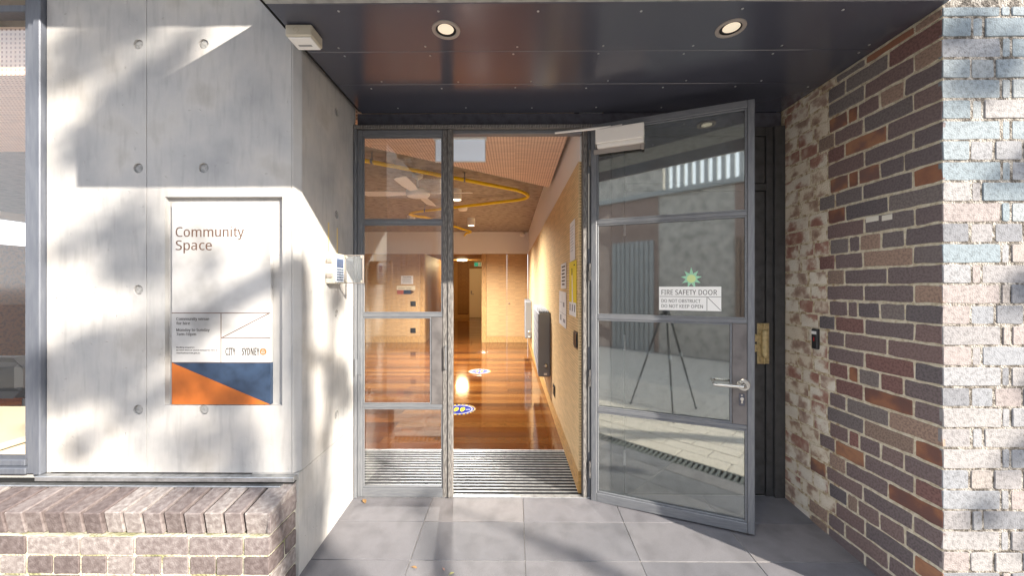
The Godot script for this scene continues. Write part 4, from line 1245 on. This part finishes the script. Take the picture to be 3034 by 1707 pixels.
func small_things():
	# main sign
	var s := thing("community_sign", "white Community Space sign with orange and navy base in concrete recess", "sign", V(-1.702, 0.812, -1.873))
	# local: x 0..0.50, y 0..1.0, front at z = 0.047
	var W := 0.492
	var zf := 0.021
	put("panel", bv(V(0, 0.208, 0.002), V(W, 1.0, zf), 0.001), M.sign, s)
	put("orange_panel", Shape.new().slab([V(0, 0.0, zf), V(0, 0.2065, zf), V(W - 0.0008, 0.0, zf)], V(0, 0, 1), 0.0195).done(), M.sign_orange, s)
	put("navy_panel", Shape.new().slab([V(0.0015, 0.2065, zf), V(W, 0.2065, zf), V(W, 0.0006, zf)], V(0, 0, 1), 0.0195).done(), M.navy, s)
	put("rule", bx(V(0.0, 0.452, zf - 0.0005), V(W, 0.4555, zf + 0.0006)), M.ink, s)
	put("rule", bx(V(0.244, 0.209, zf - 0.0005), V(0.247, 0.4515, zf + 0.0006)), M.ink, s)
	put("rule", bx(V(0.2475, 0.329, zf - 0.0005), V(W, 0.332, zf + 0.0006)), M.ink, s)
	put("rule", Shape.new().slab([V(0.248, 0.332, zf + 0.0007), V(0.256, 0.332, zf + 0.0007), V(0.488, 0.4518, zf + 0.0007), V(0.479, 0.4518, zf + 0.0007)], V(0, 0, 1), 0.001).done(), M.ink, s)
	put("rule", bx(V(0.0, 0.2068, zf - 0.0005), V(W, 0.2095, zf + 0.0006)), M.ink, s)
	var id := Basis()
	var z := zf + 0.0004
	text(s, "lettering", "Community", 0.049, V(0.020, 0.832, z), id, M.ink, 0.340)
	text(s, "lettering", "Space", 0.049, V(0.020, 0.766, z), id, M.ink, 0.180)
	text(s, "lettering", "Community venue", 0.0135, V(0.023, 0.418, z), id, M.ink_dark, 0.163)
	text(s, "lettering", "for hire", 0.0135, V(0.023, 0.396, z), id, M.ink_dark, 0.067)
	text(s, "lettering", "Monday to Sunday", 0.0135, V(0.023, 0.363, z), id, M.ink_dark, 0.166)
	text(s, "lettering", "7am-10pm", 0.0135, V(0.023, 0.342, z), id, M.ink_dark, 0.098)
	text(s, "lettering", "Booking enquiries:", 0.0068, V(0.023, 0.280, z), id, M.ink_dark, 0.092)
	text(s, "lettering", "02 9265 9333 or search venues for hire at", 0.0068, V(0.023, 0.266, z), id, M.ink_dark, 0.205)
	text(s, "lettering", "cityofsydney.nsw.gov.au", 0.0068, V(0.023, 0.252, z), id, M.ink_dark, 0.118)
	text(s, "lettering", "CITY", 0.036, V(0.268, 0.2445, z), id, M.ink_dark, 0.050, false, true)
	text(s, "lettering", "OF", 0.036, V(0.322, 0.2445, z), id, M.ink_faint, 0.024, false, true)
	text(s, "lettering", "SYDNEY", 0.036, V(0.350, 0.2445, z), id, M.ink_dark, 0.087, false, true)
	var em := put("emblem", Shape.new().lathe(V(0.455, 0.2625, zf), V(0, 0, 1), [[0.0165, 0.0], [0.0165, 0.0008], [0.0, 0.0008]], 28).done(), M.gold, s)
	put("emblem_mark", Shape.new().bevel(V(0.4535, 0.253, zf + 0.0008), V(0.4565, 0.275, zf + 0.0014), 0.0002).bevel(V(0.446, 0.2535, zf + 0.0008), V(0.464, 0.256, zf + 0.0014), 0.0002).bevel(V(0.4465, 0.2565, zf + 0.0008), V(0.449, 0.267, zf + 0.0014), 0.0002).bevel(V(0.461, 0.2565, zf + 0.0008), V(0.4635, 0.267, zf + 0.0014), 0.0002).done(), M.sign, em)
	# alarm keypad in its box on the side of the concrete wall
	var k := thing("keypad_box", "cream keypad box with open clear lid on the concrete return", "keypad", V(-1.068, 1.502, -2.174))
	put("housing", bv(V(0.0, -0.087, -0.063), V(0.050, 0.087, 0.063), 0.004), M.plastic, k)
	put("gasket", bx(V(0.0, -0.088, 0.018), V(0.0508, 0.088, 0.020)), M.heater, k)
	var face := put("keypad", bv(V(0.0502, -0.078, -0.045), V(0.055, 0.074, 0.052), 0.001), mat(c8(206, 216, 232), 0.4), k)
	put("screen", bv(V(0.0552, 0.005, -0.036), V(0.057, 0.056, 0.044), 0.0005), M.screen, face)
	var key_mat := mat(c8(78, 96, 120), 0.5)
	for j in 5:
		for i in 3:
			put("key", bv(V(0.0552, -0.011 - j * 0.0145, -0.036 + i * 0.028), V(0.057, -0.002 - j * 0.0145, -0.012 + i * 0.028), 0.0008), key_mat, face)
	for y in [0.042, -0.042]:
		put("latch", bv(V(0.008, y - 0.011, 0.0632), V(0.040, y + 0.011, 0.071), 0.002), M.silver_dull, k)
		put("latch_slot", bv(V(0.0502, y - 0.012, -0.060), V(0.052, y + 0.012, -0.052), 0.0004), M.heater, k)
	var lid := put("lid", bx(V(0.054, -0.080, -0.0645), V(0.158, 0.080, -0.0625)), M.acrylic, k)
	put("lid_frame", Shape.new().bevel(V(0.054, 0.0805, -0.074), V(0.158, 0.085, -0.058), 0.001).bevel(V(0.054, -0.085, -0.074), V(0.158, -0.0805, -0.058), 0.001).bevel(V(0.1585, -0.085, -0.074), V(0.163, 0.085, -0.058), 0.001).bevel(V(0.050, -0.085, -0.074), V(0.0535, 0.085, -0.058), 0.001).done(), M.silver_dull, lid)
	put("lid_corner", Shape.new().bevel(V(0.146, 0.066, -0.070), V(0.158, 0.080, -0.058), 0.003).bevel(V(0.146, -0.080, -0.070), V(0.158, -0.066, -0.058), 0.003).bevel(V(0.055, 0.066, -0.070), V(0.067, 0.080, -0.058), 0.003).bevel(V(0.055, -0.080, -0.070), V(0.067, -0.066, -0.058), 0.003).done(), M.plastic, lid)
	# fallen leaves and petals on the tiles
	var leaves := [[-0.51, 1.905, 0, 0.020, "curled tan leaf scrap by the long tile joint"], [-0.36, 1.895, 2, 0.014, "tiny pinkish petal left of the yellow leaf"], [-0.315, 1.868, 1, 0.020, "small yellow green leaf on the front tiles"], [-0.60, 1.80, 1, 0.03, "half hidden green leaf at the picture bottom"], [-0.075, 1.79, 3, 0.02, "thin pale twig scrap near the middle tile joint"], [-0.98, 2.44, 0, 0.035, "crisp orange leaf in the corner under the closed door"], [-0.19, 1.80, 3, 0.018, "whitish petal scrap nearest the picture bottom"]]
	for q in leaves:
		var zz: float = -q[1]
		var o := thing("fallen_leaf", q[4], "leaf", V(q[0], ground(zz) + 0.003, zz), rng.randf() * TAU, "leaves and petals on the entry tiles")
		var L: float = q[3] * 0.75
		var sh := Shape.new()
		for t in [[-1.0, 1.0], [1.0, 1.0]]:
			var sgn: float = t[0]
			sh.slab([V(0, 0.0, -L), V(sgn * L * 0.45, L * 0.25, -L * 0.3), V(sgn * L * 0.42, L * 0.3, L * 0.4), V(0, L * 0.08, L)], V(-sgn * 0.4, 1, 0).normalized(), 0.0006)
		sh.rod(V(0, 0.001, L), V(0.002, 0.003, L * 1.5), 0.0008, 0.0006, 5)
		put("blade", sh.done(), M.dead[q[2]], o)
	# the photographer's tripod, seen mirrored in the open door
	var t := thing("tripod", "black camera tripod mirrored in the open glass door", "tripod", V(0, ground(0.0), 0.02))
	var top := 1.22
	put("head", Shape.new().lathe(V(0, top, 0), V(0, 1, 0), [[0.0, -0.03], [0.045, -0.02], [0.045, 0.02], [0.02, 0.04], [0.02, 0.09], [0.0, 0.092]], 16).done(), M.carbon, t)
	for a in [0.5, 0.5 + TAU / 3.0, 0.5 + 2.0 * TAU / 3.0]:
		var dv := V(sin(a), 0, cos(a))
		var foot := dv * 0.46
		foot.y = ground(dv.z * 0.46 + 0.02) - ground(0.0)
		var hip := dv * 0.05 + V(0, top - 0.01, 0)
		var m1 := hip.lerp(foot, 0.42)
		var m2 := hip.lerp(foot, 0.70)
		var leg := put("leg", Shape.new().rod(hip, m1, 0.014, 0.014, 10).rod(m1, m2, 0.011, 0.011, 10).rod(m2, foot, 0.0085, 0.0085, 10).done(), M.carbon, t)
		put("clamp", Shape.new().rod(hip.lerp(foot, 0.40), hip.lerp(foot, 0.44), 0.019, 0.019, 10).rod(hip.lerp(foot, 0.685), hip.lerp(foot, 0.72), 0.016, 0.016, 10).done(), M.heater, leg)
		put("rubber_foot", Shape.new().ball(foot + V(0, 0.012, 0), 0.014, 6, 10).done(), M.gap, leg)

func street():
	# ground sheet far out, pavers and the drain in front of the landing
	struct(put("ground", bx(V(-60, -0.60, -60), V(60, -0.58, 60)), M.asphalt))
	var g := Shape.new()
	g.quad(V(-14, ground(-1.33) - 0.004, -1.33), V(14, ground(-1.33) - 0.004, -1.33), V(14, ground(0.0) - 0.004, 0.0), V(-14, ground(0.0) - 0.004, 0.0), V(0, 1, 0))
	g.quad(V(-14, ground(0.0) - 0.004, 0.0), V(14, ground(0.0) - 0.004, 0.0), V(14, ground(5.0) - 0.004, 5.0), V(-14, ground(5.0) - 0.004, 5.0), V(0, 1, 0))
	g.quad(V(1.86, ground(-1.6) - 0.004, -1.6), V(14, ground(-1.6) - 0.004, -1.6), V(14, ground(-1.33) - 0.004, -1.33), V(1.86, ground(-1.33) - 0.004, -1.33), V(0, 1, 0))
	struct(put("pavement", g.done(), M.asphalt))
	var pv := Node3D.new()
	pv.name = "paving"
	add_child(pv)
	struct(pv)
	var near := Shape.new()
	var z := -1.31
	var row := 0
	while z < 4.4:
		var x := -5.0 + (0.2 if row % 2 else 0.0)
		while x < 5.0:
			var y := ground(z + 0.1)
			near.bevel(V(x + 0.004, -0.03, -0.096), V(x + 0.396, 0.0, 0.096), 0.003, Transform3D(Basis(V(1, 0, 0), atan(SLOPE) if z < -0.1 else 0.02), V(0, y + rng.randf_range(-0.001, 0.001), z + 0.1)))
			x += 0.4
		z += 0.2
		row += 1
	stuff(put("paver", near.done(), M.paver, pv))
	var dr := thing("drain_grate", "metal channel drain grate across the front of the tiles", "drain", V(0, ground(-1.39), -1.395))
	put("channel", bx(V(-5, -0.06, -0.065), V(5, -0.03, 0.07)), M.gap, dr)
	var bars := Shape.new()
	var xx := -4.0
	while xx < 4.0:
		bars.box(V(xx, -0.03, -0.055), V(xx + 0.016, 0.001, 0.055))
		xx += 0.042
	bars.box(V(-5, -0.03, -0.066), V(5, 0.002, -0.056))
	bars.box(V(-5, -0.03, 0.056), V(5, 0.002, 0.066))
	stuff(put("bar", bars.done(), M.grate, dr))
	# building across the lane: seen in the door glass
	var b := thing("street_building", "grey building with slatted screen across the lane, mirrored in the door glass", "building", V(0, 0, 4.7))
	put("wall", bx(V(-9, -0.5, 0.0), V(-2.05, 3.7, 0.3)), M.street_brick, b)
	put("wall", bx(V(-2.049, -0.5, 0.02), V(-0.35, 3.7, 0.3)), M.street_wall, b)
	put("wall", bx(V(-0.349, -0.5, 0.0), V(9, 2.3, 0.3)), M.street_brick, b)
	put("wall", bx(V(-0.349, 2.3, 0.0), V(1.2, 3.7, 0.3)), M.street_brick, b)
	put("upper_wall", bx(V(-9, 3.8205, 0.02), V(-1.95, 5.6, 0.3)), M.street_wall, b)
	put("wall_rail", bx(V(-9, 3.70, -0.05), V(1.2, 3.82, 0.3)), M.slat_grey, b)
	for k in 17:
		put("screen_slat", bx(V(-1.9 + k * 0.18, 3.821, 0.05), V(-1.80 + k * 0.18, 5.6, 0.11)), M.slat_grey, b)
	for k in 34:
		put("screen_slat", bx(V(1.4 + k * 0.2, 2.301, 0.05), V(1.50 + k * 0.2, 3.5, 0.11)), M.slat_grey, b)
	for k in 9:
		put("gate_slat", bx(V(-0.33 + k * 0.12, -0.3, -0.04), V(-0.25 + k * 0.12, 2.5, -0.001)), M.slat, b)
	for k in 9:
		put("gate_slat", bx(V(-3.3 + k * 0.13, -0.3, -0.04), V(-3.2 + k * 0.13, 2.6, -0.001)), M.slat_grey, b)

# a street tree up the sun's way: its limbs and leaf clumps throw the dapples
func tree():
	var t := thing("street_tree", "leafy street tree shading the entrance", "tree", V(6.2, ground(3.6), 3.6))
	var org: Vector3 = t.position
	var r2 := RandomNumberGenerator.new()
	r2.seed = 77
	var limbs := Shape.new()
	put("trunk", Shape.new().rod(V(0, -0.1, 0), V(-0.15, 1.6, -0.1), 0.17, 0.13, 14).rod(V(-0.15, 1.6, -0.1), V(-0.20, 3.4, 0.1), 0.13, 0.10, 14).ball(V(-0.15, 1.6, -0.1), 0.13, 8, 14).done(), M.bark, t)
	var crotch := V(-0.20, 3.4, 0.1)
	# where shade lies: [x, y, radius, density] on the front wall (z = -1.85)
	var shade := [
		[-2.24, 1.00, 0.12, 1.3], [-2.10, 0.96, 0.12, 1.2], [-2.05, 1.07, 0.10, 1.3], [-1.90, 1.06, 0.10, 1.2], [-1.85, 1.13, 0.09, 1.2], [-1.72, 1.13, 0.08, 1.2], [-2.22, 0.88, 0.09, 1.0],
		[-1.60, 1.20, 0.07, 1.0], [-1.98, 0.90, 0.07, 1.0], [-1.82, 0.83, 0.06, 1.0], [-1.93, 0.78, 0.06, 0.8], [-1.70, 0.90, 0.06, 0.8],
		[-1.97, 1.68, 0.11, 0.8], [-1.93, 1.52, 0.09, 0.8], [-1.80, 1.45, 0.06, 0.5], [-2.22, 1.58, 0.05, 0.7], [-1.75, 1.60, 0.05, 0.5],
		[-1.57, 0.62, 0.08, 0.8], [-1.42, 0.66, 0.08, 0.8], [-1.36, 0.56, 0.07, 0.7], [-2.16, 0.60, 0.07, 0.5], [-1.40, 0.84, 0.06, 1.0], [-1.50, 1.50, 0.05, 0.4],
		[-2.02, 2.22, 0.12, 1.1], [-1.88, 2.38, 0.11, 1.1], [-2.12, 2.10, 0.09, 1.0], [-1.72, 2.5, 0.09, 1.0], [-1.62, 2.62, 0.05, 0.7],
		[-2.1, 2.6, 0.14, 0.8], [-1.9, 2.70, 0.12, 0.8], [-2.22, 2.45, 0.08, 0.6]]
	var centres := []
	for q in shade:
		centres.append([V(q[0], q[1], -1.85) + SUN * r2.randf_range(9.4, 11.0), q[2], q[3]])
	# on the concrete return (x = -1.068)
	for q in [[1.33, 2.25, 0.08, 0.9], [0.85, 2.25, 0.11, 0.9], [0.70, 2.35, 0.10, 0.8], [1.0, 2.05, 0.06, 0.5], [0.55, 2.1, 0.05, 0.5]]:
		centres.append([V(-1.068, q[0], -q[1]) + SUN * r2.randf_range(9.4, 11.0), q[2], q[3]])
	# on the tiles and mat
	for q in [[-0.64, 2.38, 0.035, 0.5], [-0.30, 2.33, 0.018, 0.8], [-0.15, 2.26, 0.018, 0.8], [0.02, 2.17, 0.025, 0.8], [0.17, 2.09, 0.045, 0.9], [0.32, 1.99, 0.05, 1.0], [0.47, 1.88, 0.05, 1.0], [-0.35, 2.75, 0.04, 0.5]]:
		centres.append([V(q[0], ground(-q[1]), -q[1]) + SUN * r2.randf_range(8.2, 9.6), q[2], q[3]])
	# on the street face of the brick pier
	for q in [[1.98, 2.3, 0.12, 0.5], [2.12, 1.9, 0.10, 0.35], [2.15, 1.40, 0.06, 1.0], [2.18, 1.0, 0.05, 0.8], [2.16, 0.72, 0.07, 0.8], [1.95, 0.45, 0.05, 0.6], [2.2, 0.35, 0.06, 0.8], [1.85, 2.45, 0.08, 0.5]]:
		centres.append([V(q[0], q[1], -1.585) + SUN * r2.randf_range(8.0, 9.4), q[2], q[3]])
	var places := []
	for c in centres:
		var p: Vector3 = c[0] - org
		var n := int(520.0 * c[1] * c[1] * 32.0 * c[2]) + 14
		for i in n:
			var d: Vector3 = V(r2.randfn(), r2.randfn(), r2.randfn()) * c[1] * 0.52
			var b := Basis.from_euler(V(r2.randf() * TAU, r2.randf() * TAU, r2.randf() * TAU)).scaled(Vector3.ONE * r2.randf_range(0.7, 1.2))
			places.append(Transform3D(b, p + d))
		# a twig from the crown's skeleton to the clump
		var mid := crotch.lerp(p, 0.55) + V(0, 0.25, 0)
		var w: float = clampf(c[1] * 0.05, 0.003, 0.008)
		limbs.rod(mid, p, w * 1.5, w * 0.6, 6)
	# main limbs
	var L := [V(-1.2, 5.2, -0.2), V(0.6, 5.6, 0.9), V(0.9, 6.6, 0.7), V(1.6, 6.2, 1.4), V(0.5, 4.6, -0.3)]
	for q in L:
		limbs.rod(crotch, crotch.lerp(q, 0.5) + V(0, 0.2, 0), 0.06, 0.042, 10)
		limbs.rod(crotch.lerp(q, 0.5) + V(0, 0.2, 0), q, 0.042, 0.018, 10)
	# the limb whose long shadow crosses the sign and the return wall
	var along := []
	for q in [[-2.30, 0.97], [-2.05, 1.06], [-1.85, 1.12], [-1.69, 1.15], [-1.52, 1.26], [-1.36, 1.36], [-1.20, 1.44], [-1.06, 1.50]]:
		along.append(V(q[0], q[1], -1.85) + SUN * 9.6 - org)
	for i in along.size() - 1:
		limbs.rod(along[i], along[i + 1], 0.050 + 0.004 * i, 0.054 + 0.004 * i, 12)
	limbs.rod(along[-1], crotch, 0.080, 0.09, 12)
	put("limb", limbs.done(), M.bark, t)
	# upper crown, away from the sun's way to the doors
	for i in 5200:
		var d := V(r2.randfn(), r2.randfn() * 0.6, r2.randfn())
		var p := V(1.2, 7.4, 1.0) + d * 1.05
		if (p + org - V(-1.7, 1.2, -1.85)).cross(SUN).length() < 1.7 or (p + org - V(0.3, 0.0, -2.2)).cross(SUN).length() < 1.7:
			continue
		places.append(Transform3D(Basis.from_euler(V(r2.randf() * TAU, r2.randf() * TAU, r2.randf() * TAU)), p))
	var lf := Shape.new()
	lf.tri(V(0, 0, -0.04), V(0.016, 0.004, 0), V(0, 0, 0.04), V(0, 1, 0))
	lf.tri(V(0, 0, -0.04), V(-0.016, 0.004, 0), V(0, 0, 0.04), V(0, 1, 0))
	var mm := MultiMesh.new()
	mm.transform_format = MultiMesh.TRANSFORM_3D
	mm.mesh = lf.done()
	mm.instance_count = places.size()
	for i in places.size():
		mm.set_instance_transform(i, places[i])
	var mi := MultiMeshInstance3D.new()
	mi.name = "foliage"
	mi.multimesh = mm
	mi.material_override = M.leaf
	stuff(mi)
	t.add_child(mi, true)
